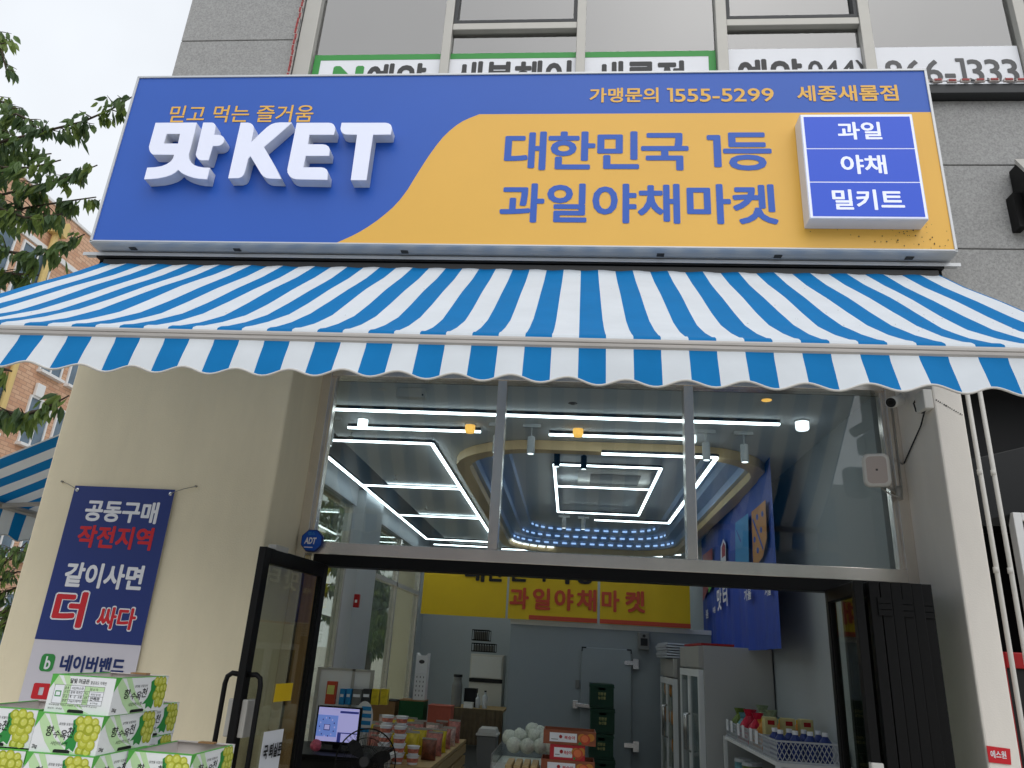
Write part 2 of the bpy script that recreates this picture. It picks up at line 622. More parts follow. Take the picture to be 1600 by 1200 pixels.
# ------------------------------------------------------------------ setting
tag(MB().poly([(-300, -300, 0), (300, -300, 0), (300, 300, 0), (-300, 300, 0)]).build('ground', mt['paving'], origin=(0, 0, 0)), kind='structure')
tag(MB().box(-2.5, 1.9, 4.5, 12.9, 0.004, 0.03).build('shop_floor', mt['floor']), kind='structure')
CZ = 3.3     # ceiling height
tag(MB().box(1.9, 1.99, 4.68, 13.0, 0, 3.74).build('interior_wall_right', mt['interior_wall']), kind='structure')
tag(MB().box(-2.6, 1.9, 12.9, 13.0, 0, 3.74).build('interior_wall_back', mt['interior_wall']), kind='structure')
m_ = MB()
m_.box(-2.6, -2.5, 4.68, 4.9, 0, 3.74)
m_.box(-2.6, -2.5, 4.9, 12.9, 0, 0.35)
m_.box(-2.6, -2.5, 4.9, 12.9, 3.1, 3.74)
m_.box(-2.6, -2.5, 12.45, 12.9, 0.35, 3.1)
tag(m_.build('interior_wall_left', mt['interior_wall']), kind='structure')
tag(MB().box(-2.62, -2.40, 8.3, 9.12, 0.03, 3.29).build('interior_pillar', mt['interior_wall']), kind='structure')
tag(MB().box(-2.6, 2.0, 4.7, 13.0, 3.75, 3.95).build('floor_slab', mt['interior_wall']), kind='structure')

# ceiling with a rounded coffer stepping up
def rrect(x0, x1, y0, y1, r, n=8):
    pts = []
    for cx, cy, a0 in ((x1-r, y1-r, 0), (x0+r, y1-r, 90), (x0+r, y0+r, 180), (x1-r, y0+r, 270)):
        for i in range(n+1):
            a = math.radians(a0+90*i/n)
            pts.append((cx+r*math.cos(a), cy+r*math.sin(a)))
    return pts
CX0, CX1, CY0, CY1 = -0.95, 1.55, 6.1, 12.25
loop = rrect(CX0, CX1, CY0, CY1, 0.7)
n_ = len(loop)
cm = MB()
ox0, ox1, oy0, oy1 = -2.5, 1.9, 4.66, 12.9
def to_rect(p):
    cx, cy = (CX0+CX1)/2, (CY0+CY1)/2
    dx, dy = p[0]-cx, p[1]-cy
    # walk outward to the room rectangle
    t = min(((ox1-cx)/dx if dx > 1e-6 else (ox0-cx)/dx if dx < -1e-6 else 1e9), ((oy1-cy)/dy if dy > 1e-6 else (oy0-cy)/dy if dy < -1e-6 else 1e9))
    return (cx+dx*t, cy+dy*t)
outer = [to_rect(p) for p in loop]
# square the outer loop's corners by adding corner triangles
vs = [(p[0], p[1], CZ) for p in loop]+[(p[0], p[1], CZ) for p in outer]
fs = [(i, (i+1) % n_, (i+1) % n_+n_, i+n_) for i in range(n_)]
cm.add(vs, fs)
for i in range(n_):
    a, b = outer[i], outer[(i+1) % n_]
    if abs(a[0]-b[0]) > 1e-4 and abs(a[1]-b[1]) > 1e-4:
        c = (a[0], b[1]) if abs(a[0]-ox0) < 1e-4 or abs(a[0]-ox1) < 1e-4 else (b[0], a[1])
        cm.poly([(a[0], a[1], CZ), (c[0], c[1], CZ), (b[0], b[1], CZ)])
# steps of the coffer
zs = [(0.0, CZ, CZ+0.09), (0.14, CZ+0.09, CZ+0.18), (0.28, CZ+0.18, CZ+0.27)]
for k, (ins, za, zb) in enumerate(zs):
    lp = rrect(CX0+ins, CX1-ins, CY0+ins, CY1-ins, 0.7-ins*0.5)
    cm.add([(p[0], p[1], za) for p in lp]+[(p[0], p[1], zb) for p in lp], [(i, i+n_, (i+1) % n_+n_, (i+1) % n_) for i in range(n_)], 1)
    if k < 2:
        l2 = rrect(CX0+zs[k+1][0], CX1-zs[k+1][0], CY0+zs[k+1][0], CY1-zs[k+1][0], 0.7-zs[k+1][0]*0.5)
        cm.add([(p[0], p[1], zb) for p in lp]+[(p[0], p[1], zb) for p in l2], [(i, i+n_, (i+1) % n_+n_, (i+1) % n_) for i in range(n_)], 1)
    else:
        cm.poly([(p[0], p[1], zb) for p in lp], 0)
ceil = tag(cm.build('ceiling', [mt['ceiling'], mt['coffer_step']], origin=(0, 0, 0)), kind='structure')
# warm lip round the coffer
lo, li = rrect(CX0-0.16, CX1+0.16, CY0-0.16, CY1+0.16, 0.8), rrect(CX0-0.04, CX1+0.04, CY0-0.04, CY1+0.04, 0.72)
tm = MB()
for la, lb, za, zb in ((lo, lo, CZ-0.005, CZ-0.085), (lo, li, CZ-0.085, CZ-0.085), (li, li, CZ-0.085, CZ-0.005)):
    tm.add([(p[0], p[1], za) for p in la]+[(p[0], p[1], zb) for p in lb], [(i, (i+1) % n_, (i+1) % n_+n_, i+n_) for i in range(n_)])
tm.build('coffer_trim', mt['coffer_trim'], ceil, smooth=False)
# rows of small cove lights on the far side of each step
dm = MB()
for ins, za, zb in zs:
    r_ = 0.7-ins*0.5
    xl, xr, yf = CX0+ins+r_, CX1-ins-r_, CY1-ins
    arc = r_*math.pi/2
    L_all = arc*2+(xr-xl)
    d_ = 0.12
    while d_ < L_all-0.1:
        seg = []
        for e in (0, .075):
            q_ = d_+e
            ri = r_-0.006
            if q_ < arc:
                a = math.pi-q_/r_
                seg.append((xl+ri*math.cos(a), yf-r_+ri*math.sin(a)))
            elif q_ < arc+(xr-xl):
                seg.append((xl+q_-arc, yf-0.006))
            else:
                a = math.pi/2-(q_-arc-(xr-xl))/r_
                seg.append((xr+ri*math.cos(a), yf-r_+ri*math.sin(a)))
        dm.bar((*seg[0], zb-0.034), (*seg[1], zb-0.034), .006, .022)
        d_ += 0.15
dm.build('cove_light', mt['led_dash'], ceil)['kind'] = 'stuff'
# brighter segments following the far left corner just under the lip
am = MB()
for k in range(7):
    for r0 in ((k+.1)/7, ):
        pa_ = [math.radians(180-90*(r0+.75/7*j/4)) for j in range(5)]
        pts_ = [(CX0+.66+.66*math.cos(a), CY1-.66+.66*math.sin(a), CZ-.02) for a in pa_]
        am.tube(pts_, .012, 6)
am.build('cove_light', mt['lamp_white'], ceil)['kind'] = 'stuff' 

# ------------------------------------------------------------------ the building
bld = thing('shop_building', 'grey granite clad shop building with cream pilasters and upstairs windows behind the big sign', 'building', (0, 4.6, 0))
def panels(xs, zs_, y0=4.10, y1=4.16, gap=0.008):
    mb = MB()
    for i in range(len(xs)-1):
        for j in range(len(zs_)-1):
            mb.box(xs[i]+(gap/2 if i else 0), xs[i+1]-gap/2, y0, y1, zs_[j]+gap/2, zs_[j+1]-gap/2)
    mb.build('granite_cladding', mt['granite'], bld, bevel=0.003, seg=1)
panels([-3.05, -2.14], [3.98, 4.62, 5.20, 5.79, 6.38, 6.97, 7.6])
panels([2.02, 3.22, 4.42, 5.6], [3.40, 4.07, 4.68, 5.19])
jb = MB()
jb.box(-3.04, -2.15, 4.165, 4.5, 3.97, 7.6)
jb.box(2.02, 5.6, 4.165, 4.5, 3.39, 5.19)
jb.box(-2.13, 2.02, 4.12, 4.5, 3.70, 5.12)
jb.build('backing_wall', mt['joint'], bld)
# side wall and shell so that no daylight leaks in
sw = MB()
sw.box(-3.06, -3.0, 4.5, 4.95, 0, 7.6)
sw.box(-3.06, -3.0, 4.95, 13, 3.3, 7.6)
sw.box(-3.06, 5.6, 12.95, 13.1, 0, 7.6)
sw.box(-3.06, 5.6, 4.3, 13.1, 7.6, 7.75)
sw.build('side_wall', mt['stucco'], bld)
# pilasters
pl = MB().box(-3.11, -1.72, 4.05, 4.9, 0, 3.95)
fix_normals(pl.build('pilaster', mt['stucco'], bld, bevel=0.012))
MB().box(2.0, 2.155, 4.08, 4.9, 0, 3.95).build('pilaster', mt['stucco_pale'], bld, bevel=0.01)
sc_ = MB()
p0, p1 = Vector((2.01, 4.0785, 3.08)), Vector((2.145, 4.0785, 2.99))
for k in range(14):
    a = p0.lerp(p1, k/14+R.uniform(0, .02))
    b = p0.lerp(p1, k/14+R.uniform(.03, .06))
    sc_.bar(a, b, 0.004+R.uniform(0, .004), 0.002, up=(0, 1, 0))
sc_.build('stucco_crack', mt['joint'], bld)
# upstairs window wall
zt, zb_ = 7.6, 5.12
fr = MB()
for x, w in ((-2.075, .12), (-1.02, .065), (-0.045, .065), (0.945, .075), (1.93, .075), (2.965, .075), (4.0, .075)):
    fr.box(x-w/2, x+w/2, 4.10, 4.20, zb_, zt)
for xa, xb in ((-0.9875, -0.0775), (0.9825, 1.8925), (3.0025, 3.9625)):
    fr.box(xa, xb, 4.108, 4.195, 5.87, 5.93)
fr.build('window_frame', mt['alu'], bld, bevel=0.004)
for xa, xb in ((-0.985, -0.08), (0.985, 1.89), (3.005, 3.96)):
    sash = MB()
    for q in ((xa, xa+.025, 5.935, zt), (xb-.025, xb, 5.935, zt)):
        sash.box(q[0], q[1], 4.112, 4.19, q[2], q[3])
    sash.box(xa+.025, xb-.025, 4.112, 4.19, 5.935, 5.962)
    sash.build('sash_frame', mt['alu_dark'], bld)
xs_ = [-2.015, -1.0525, -0.9875, -0.0775, -0.0125, 0.9075, 0.9825, 1.8925, 1.9675, 2.9275, 3.0025, 3.9625]
for i in range(6):
    MB().box(xs_[2*i], xs_[2*i+1], 4.150, 4.156, zb_, zt).build('window_pane', mt['glass_upper'], bld)
um = MB()
um.box(-2.2, 5.0, 4.62, 6.7, 3.97, 7.6)
um.build('pane_backing', M('pane_backing', (214, 222, 222), 0.8, noise=(1.2, .10, (.5, 1, 2))), bld)  # made-up backing box, added so the upstairs panes come out evenly grey
# ledge under the right hand windows
MB().box(2.02, 5.6, 4.03, 4.16, 5.19, 5.265).build('window_ledge', mt['alu_dark'], bld, bevel=0.004)
# shopfront: head, frame, mullions, lintel
hd = MB()
hd.box(-1.72, 2.0, 4.55, 4.65, 3.365, 3.95)
hd.box(-1.72, 2.0, 4.65, 4.70, 3.305, 3.95)
hd.build('window_head', mt['alu_dark'], bld)
sf = MB()
sf.box(-1.72, -1.655, 4.54, 4.66, 0, 3.36)
sf.box(1.935, 2.0, 4.54, 4.66, 0, 3.36)
sf.box(-1.655, 1.935, 4.545, 4.655, 3.30, 3.36)
sf.box(-0.525, -0.465, 4.55, 4.65, 2.19, 3.30)
sf.box(0.685, 0.745, 4.55, 4.65, 2.19, 3.30)
sf.box(-1.655, 1.935, 4.535, 4.665, 2.115, 2.19)
sf.box(-1.655, -1.63, 4.57, 4.63, 2.19, 3.30)
sf.box(1.91, 1.935, 4.57, 4.63, 2.19, 3.30)
sf.build('shopfront_frame', mt['steel'], bld, bevel=0.003)
MB().box(-1.60, 1.90, 4.54, 4.65, 2.045, 2.115).build('door_track', mt['black_metal'], bld, bevel=0.003)
MB().box(-1.65, -1.56, 4.56, 4.65, 0, 2.045).build('door_post', mt['brown_reflect_steel'], bld, bevel=0.004)
for xa, xb in ((-1.63, -0.525), (-0.465, 0.685), (0.745, 1.91)):
    MB().box(xa, xb, 4.597, 4.603, 2.19, 3.30).build('window_pane', mt['glass'], bld)
# side glazing on the left
sg = MB()
for y in (4.95, 6.6, 8.2, 9.2, 10.8, 12.42):
    sg.box(-2.59, -2.51, y-.03, y+.03, 0.35, 3.1)
sg.box(-2.59, -2.51, 4.98, 12.4, 2.42, 2.48)
sg.build('side_window_frame', mt['steel'], bld)
for ya, yb in ((4.98, 6.57), (6.63, 8.17), (9.23, 10.77), (10.83, 12.39)):
    MB().box(-2.553, -2.547, ya, yb, 0.35, 2.42).build('side_window_pane', mt['glass_side'], bld)
    MB().box(-2.553, -2.547, ya, yb, 2.48, 3.1).build('side_window_pane', mt['glass_side'], bld)

# ------------------------------------------------------------------ neighbouring shopfront on the right
nb = thing('neighbour_shopfront', 'black clad shopfront with white framed board and red lower frame at the right edge', 'shopfront', (3.5, 4.6, 0))
n1 = MB()
n1.box(2.16, 5.6, 4.62, 4.75, 0, 3.39)
n1.build('cladding', mt['black'], nb)
n2 = MB()
n2.prism([(2.17, 4.615, 2.78), (2.17, 4.34, 2.78), (2.62, 4.28, 2.90), (4.6, 4.28, 2.90), (4.6, 4.615, 2.90)], (0, 0, -0.36))
fix_normals(n2.build('bulkhead', mt['dark_clad'], nb, bevel=0.004))
n3 = MB()
n3.box(2.43, 2.475, 4.28, 4.34, 1.79, 2.50)
n3.box(4.2, 4.245, 4.28, 4.34, 1.79, 2.50)
n3.box(2.475, 4.2, 4.28, 4.34, 2.455, 2.50)
n3.box(2.475, 4.2, 4.28, 4.34, 1.79, 1.835)
n3.build('board_frame', mt['white_paint'], nb, bevel=0.004)
MB().box(2.475, 4.2, 4.30, 4.33, 1.835, 2.455).build('board', mt['frosted'], nb)
n4 = MB()
n4.box(2.17, 2.275, 4.30, 4.36, 0, 1.76)
n4.box(2.275, 4.5, 4.30, 4.36, 1.68, 1.76)
n4.build('red_frame', mt['red_paint'], nb, bevel=0.006)
MB().box(2.275, 4.5, 4.32, 4.34, 0, 1.68).build('door_glass', mt['black'], nb)

# conduits
for x, lab in ((at(1528, 720, 4.18).x, 'white conduit pipe running up beside the pale pilaster'), (at(1549, 720, 4.18).x, 'white conduit pipe farther from the pilaster, in front of the black shopfront')):
    c = MB()
    pts = [(x, 4.18, 0.0), (x, 4.18, 1.2), (x+.004, 4.18, 2.2), (x, 4.18, 3.9)]
    c.tube(pts, 0.0125, 12)
    for z in (1.0, 2.15, 2.68, 3.3):
        c.tube([(x, 4.18, z), (x, 4.18, z+.03)], 0.0138, 12)
    tag(c.build('conduit', mt['white_plastic'], smooth=True), lab, 'pipe', 'conduit pipes by the pilaster')
# corner sticker
st = thing('security_sticker', 'small red company sticker with white lettering low on the pale pilaster', 'sticker', (2.1, 4.07, 1.25))
q = [at(1541, 1165, 4.076), at(1578, 1170, 4.076), at(1580, 1195, 4.076), at(1545, 1191, 4.076)]
MB().prism(q, (0, -0.0016, 0)).build('sheet', mt['red_print'], st)
text_px('lettering', '에스원', (1547, 1173, 1573, 1185), 4.0735, mt['white_print'], st, 0.03)

# ------------------------------------------------------------------ fascia sign
SY = 3.90
SX0, SX1, SZ0, SZ1 = -3.13, 2.15, 3.94, 5.25
sign = thing('fascia_sign', 'long blue and yellow shop sign with raised white letters above the striped awning', 'sign', (-0.5, 4.0, 3.9))
MB().box(SX0, SX1, SY, 4.09, SZ0, SZ1).build('panel', mt['sign_blue'], sign)
# yellow field with its S-curved edge
cv = [(930, 487), (890, 493), (862, 506), (838, 521), (808, 545), (780, 572), (750, 609), (720, 651), (690, 697), (660, 745), (632, 791), (600, 834), (570, 866), (540, 892), (506, 919), (470, 944), (436, 965), (400, 984), (335, 1011)]
cv = [(400+x/2.667, y/2.667) for x, y in cv]
yl = []
zt_ = at(1000+1200/2.667, 468/2.667, SY).z
for x, y in cv:
    p = at(x, y, SY)
    yl.append((p.x, min(p.z, zt_)))
yl[0] = (yl[0][0], zt_)
yl[-1] = (yl[-1][0], SZ0)
lp = [(SX1, zt_)] + yl + [(SX1, SZ0)]
me = outline_data([lp])
me.transform(frame_matrix((0, SY-0.002, 0), (1, 0, 0), (0, 0, 1)))
link_mesh('yellow_field', me, mt['sign_yellow'], sign)
# silver edge profile and rounded lower moulding
ed = MB()
t = 0.016
ed.box(SX0-t, SX1+t, SY-.008, 4.09, SZ1, SZ1+t)
ed.box(SX0-t, SX0, SY-.008, 4.09, SZ0-t, SZ1)
ed.box(SX1, SX1+t, SY-.008, 4.09, SZ0-t, SZ1)
pr_ = [(SX0-t, SY-.008, SZ0), (SX0-t, SY-.008, SZ0-.010), (SX0-t, SY+.004, SZ0-.017), (SX0-t, SY+.03, SZ0-.022), (SX0-t, SY+.07, SZ0-.024), (SX0-t, 4.07, SZ0-.024), (SX0-t, 4.07, SZ0)]
ed.prism(pr_, (SX1-SX0+2*t, 0, 0))
fix_normals(ed.build('edge_profile', mt['sign_frame'], sign, bevel=0.002))
for px in (202, 366, 630, 1033, 1218, 1425):
    p = at(px, 388+px*0.008, SY+.02)
    MB().box(p.x-.022, p.x+.022, SY+.04, SY+.07, SZ0-.028, SZ0-.018).build('drain_hole', mt['joint'], sign)
for bx, body in (((262, 164.5, 492, 191), '믿고 먹는 즐거움'), ((921, 137, 1029, 160), '가맹문의'), ((1042, 137, 1210, 159), '1555-5299'), ((1244, 133, 1405, 158), '세종새롬점')):
    text_px('lettering', body, bx, SY-0.003, mt['sign_yellow'], sign, 0.012 if body[0] == '믿' else 0.018 if body[0] == '1' else 0.03)
for bx, body in (((786, 205, 1208, 266), '대한민국 1등'), ((779, 287, 1217, 349), '과일야채마켓')):
    text_px('lettering', body, bx, SY-0.0045, mt['sign_blue'], sign, 0.034)
# raised channel letters
LF = 3.818
def cpx(pts, ox, oy=150, s=7.273):
    return [((lambda p: (p.x, p.z))(at(ox+x/s, oy+y/s, LF))) for x, y in pts]
MAT1 = cpx([(205, 305), (672, 303), (640, 445), (598, 610), (582, 660), (585, 715), (610, 757), (645, 786), (690, 803), (750, 813), (822, 816), (790, 946), (700, 940), (640, 930), (580, 912), (530, 890), (490, 865), (462, 838), (430, 868), (385, 895), (320, 918), (240, 935), (160, 943), (75, 946), (110, 815), (200, 810), (270, 799), (330, 776), (375, 746), (402, 712), (416, 668), (182, 666), (160, 655), (143, 635), (133, 605), (130, 575)], 215)
HOLE = cpx([(333, 430), (483, 430), (460, 541), (297, 541)], 215)
MAT2 = cpx([(746, 303), (845, 303), (865, 308), (880, 322), (886, 342), (884, 375), (870, 442), (925, 442), (952, 449), (975, 466), (987, 492), (980, 522), (960, 547), (932, 562), (903, 567), (855, 568), (806, 730), (722, 730), (696, 722), (675, 700), (661, 668)], 215)
K_ = cpx([(1172, 303), (1250, 303), (1282, 309), (1307, 326), (1320, 355), (1318, 395), (1290, 527), (1400, 420), (1470, 356), (1520, 322), (1565, 307), (1620, 301), (1751, 301), (1749, 308), (1600, 440), (1436, 580), (1492, 676), (1560, 795), (1635, 942), (1500, 938), (1465, 932), (1432, 914), (1400, 880), (1283, 683), (1258, 712), (1222, 852), (1206, 893), (1182, 920), (1145, 933), (1030, 935)], 215)
E_ = cpx([(318, 305), (685, 305), (715, 310), (738, 325), (752, 350), (752, 390), (740, 440), (462, 440), (445, 549), (612, 549), (650, 556), (680, 575), (694, 605), (685, 680), (420, 680), (392, 811), (590, 811), (632, 818), (660, 838), (672, 868), (665, 952), (310, 946), (270, 935), (235, 908), (214, 872), (211, 835)], 420)
T_ = cpx([(828, 305), (1330, 305), (1362, 312), (1388, 330), (1400, 362), (1386, 438), (1185, 440), (1110, 956), (932, 956), (1004, 440), (872, 437), (842, 424), (822, 400), (815, 372)], 420)
for lps, lab in (([MAT1, HOLE], None), ([MAT2], None), ([K_], None), ([E_], None), ([T_], None)):
    me = outline_data(lps, 0.001, 0.0)
    side = outline_data(lps, (SY-LF)/2-0.0035)
    me.transform(frame_matrix((0, LF, 0), (1, 0, 0), (0, 0, 1)))
    side.transform(frame_matrix((0, (LF+SY)/2+.001, 0), (1, 0, 0), (0, 0, 1)))
    o = link_mesh('raised_letter', side, mt['letter_side'], sign)
    # face plate, a hair smaller than the return
    link_mesh('letter_face', me, mt['sign_white'], o)
# small lit box with three panels
LB = 3.79
lb = thing('lightbox_sign', 'small square blue lightbox with three white words mounted on the yellow part of the sign', 'sign', (1.5, 3.85, 4.0))
q = [at(1250.5, 179, LB), at(1425.6, 178, LB), at(1451, 343, LB), at(1264, 342, LB)]
bx0, bx1 = (q[0].x+q[3].x)/2, (q[1].x+q[2].x)/2
bz1, bz0 = (q[0].z+q[1].z)/2, (q[2].z+q[3].z)/2
MB().box(bx0, bx1, LB, SY-.003, bz0, bz1).build('case', mt['letter_side'], lb, bevel=0.003)
MB().box(bx0+.006, bx1-.006, LB-.003, LB-.0005, bz0+.006, bz1-.006).build('border', mt['lightbox_white'], lb)
hh = (bz1-bz0-.03)/3
for k, (body, bx) in enumerate((('과일', (1307, 190.5, 1379, 218)), ('야채', (1312, 242, 1387, 272)), ('밀키트', (1299, 296, 1415, 328)))):
    zb2 = bz1-.018-hh*(k+1)+.004
    pn = MB().box(bx0+.02, bx1-.02, LB-.0055, LB-.0032, zb2, zb2+hh-.009).build('word_panel', mt['lightbox_blue'], lb)
    text_px('lettering', body, bx, LB-.007, mt['lightbox_white'], pn, 0.032)
# grime specks near the lower right corner of the sign
gm = MB()
for k in range(70):
    x, z = R.gauss(1.9, .2), R.gauss(4.02, .06)
    if not (SX0 < x < SX1-.01 and SZ0+.005 < z < SZ0+.35):
        continue
    r_ = R.uniform(.0015, .004)
    gm.poly([(x+r_*math.cos(a*1.05), SY-.0056, z+r_*1.3*math.sin(a*1.05)) for a in range(6)])
gm.build('grime', mt['joint'], sign)

# ------------------------------------------------------------------ window lettering upstairs
WY = 4.144
ws = thing('window_banner', 'white window lettering sheets with green border and dark Korean lettering in the upstairs windows', 'sign', (-0.55, 4.14, 5.13))
zt1 = at(800, 83, WY).z
for xa, xb, lft, rgt in ((xs_[0]+.01, xs_[1]-.005, 1, 0), (xs_[2], xs_[3], 0, 0), (xs_[4], xs_[5]-.005, 0, 1)):
    sh = MB().box(xa, xb, WY-.001, WY+.001, 5.121, zt1).build('sheet', mt['paper_white'], ws)
    bo = MB()
    bo.box(xa, xb, WY-.003, WY-.0012, zt1-.05, zt1-.001)
    if lft: bo.box(xa, xa+.05, WY-.003, WY-.0012, 5.122, zt1-.05)
    if rgt: bo.box(xb-.05, xb, WY-.003, WY-.0012, 5.122, zt1-.05)
    bo.build('border', mt['green_sign'], sh)
def text_top(name, body, px0, px1, pyt, h, Y, mat, parent, bold=0.03):
    """Text hanging from pixel row pyt, of height h metres (its lower part is hidden behind the sign)."""
    a, b = at(px0, pyt+10, Y), at(px1, pyt+10, Y)
    z = at((px0+px1)/2, pyt, Y).z
    me = text_mesh(body, (a.x, Y, z-h), (1, 0, 0), (0, 0, 1), b.x-a.x, h, bold)
    return link_mesh(name, me, mat, parent)
text_top('logo', 'N', 520, 568, 103, 0.24, WY-.003, mt['green_sign'], ws, 0.07)
for body, a, b in (('예약', 574, 666), ('새봄헤어', 712, 893), ('새롬점', 930, 1069)):
    text_top('lettering', body, a, b, 95 if body != '예약' else 99, 0.30, WY-.003, mt['ink'], ws, 0.045)
wp = thing('window_banner', 'white window lettering sheets with a grey phone number upstairs at the right', 'sign', (2.2, 4.14, 5.13))
zt2 = at(1400, 74, WY).z
for xa, xb in ((xs_[6]+.005, xs_[7]-.003), (xs_[8], xs_[9]-.008)):
    MB().box(xa, xb, WY-.001, WY+.001, 5.121 if xa < 1.9 else 5.268, zt2).build('sheet', mt['paper_white'], wp)
text_top('lettering', '예약', 1152, 1253, 92, 0.30, WY-.003, mt['ink'], wp, 0.045)
text_top('lettering', '044)', 1262, 1352, 94, 0.24, WY-.003, mt['ink'], wp, 0.02)
text_px('lettering', '866-1333', (1380, 91, 1596, 131), WY-.003, M('ink_grey', (92, 92, 94), .6), wp, 0.022)
# red led module strings
def led_string(p0, p1, n, label):
    t_ = thing('led_string', label, 'light string', tuple(p0), 'led module strings on the facade')
    p0, p1 = Vector(p0), Vector(p1)
    w = MB().tube([p0.lerp(p1, k/8)+Vector((R.uniform(-.004, .004), 0, R.uniform(-.004, .004))) for k in range(9)], 0.003, 6)
    w.build('wire', mt['ink_black'], t_)
    d = (p1-p0).normalized()
    mb, tb = MB(), MB()
    for k in range(n):
        c = p0.lerp(p1, (k+.5)/n)
        s = Vector((R.uniform(-.006, .006), 0, R.uniform(-.004, .004)))
        mb.bar(c-d*.03+s, c+d*.03+s, .022, .014, up=(0, 1, 0))
        tb.bar(c-d*.022+s+Vector((0, -.009, .003)), c+d*.022+s+Vector((0, -.009, .003)), .014, .006, up=(0, 1, 0))
    mb.build('module_body', mt['led_body'], t_)
    tb.build('module_lens', mt['red_led'], t_)
led_string((2.17, 4.02, 5.278), (3.2, 4.02, 5.278), 12, 'row of small red led modules on the ledge under the phone number window')
led_string((-2.155, 4.085, 5.25), (-2.155, 4.085, 6.6), 26, 'upright string of red led modules beside the left edge of the upstairs windows')
# black wall lamp cut off by the frame
wlm = thing('wall_floodlight', 'black wall mounted floodlight with grey top on the granite at the right edge', 'lamp', (2.85, 4.0, 4.1))
fl = MB()
fl.prism([(2.66, 4.09, 4.62), (2.66, 4.00, 4.62), (2.66, 3.90, 4.40), (2.66, 3.96, 4.22), (2.66, 4.09, 4.22)], (0.4, 0, 0))
fix_normals(fl.build('housing', mt['black_metal'], wlm, bevel=0.006))
MB().prism([(2.655, 4.01, 4.625), (2.655, 3.885, 4.41), (2.655, 3.875, 4.425), (2.655, 4.0, 4.65)], (0.41, 0, 0)).build('cover', mt['alu'], wlm)
MB().box(2.615, 2.66, 4.02, 4.097, 4.18, 4.42).build('bracket', mt['black_metal'], wlm)

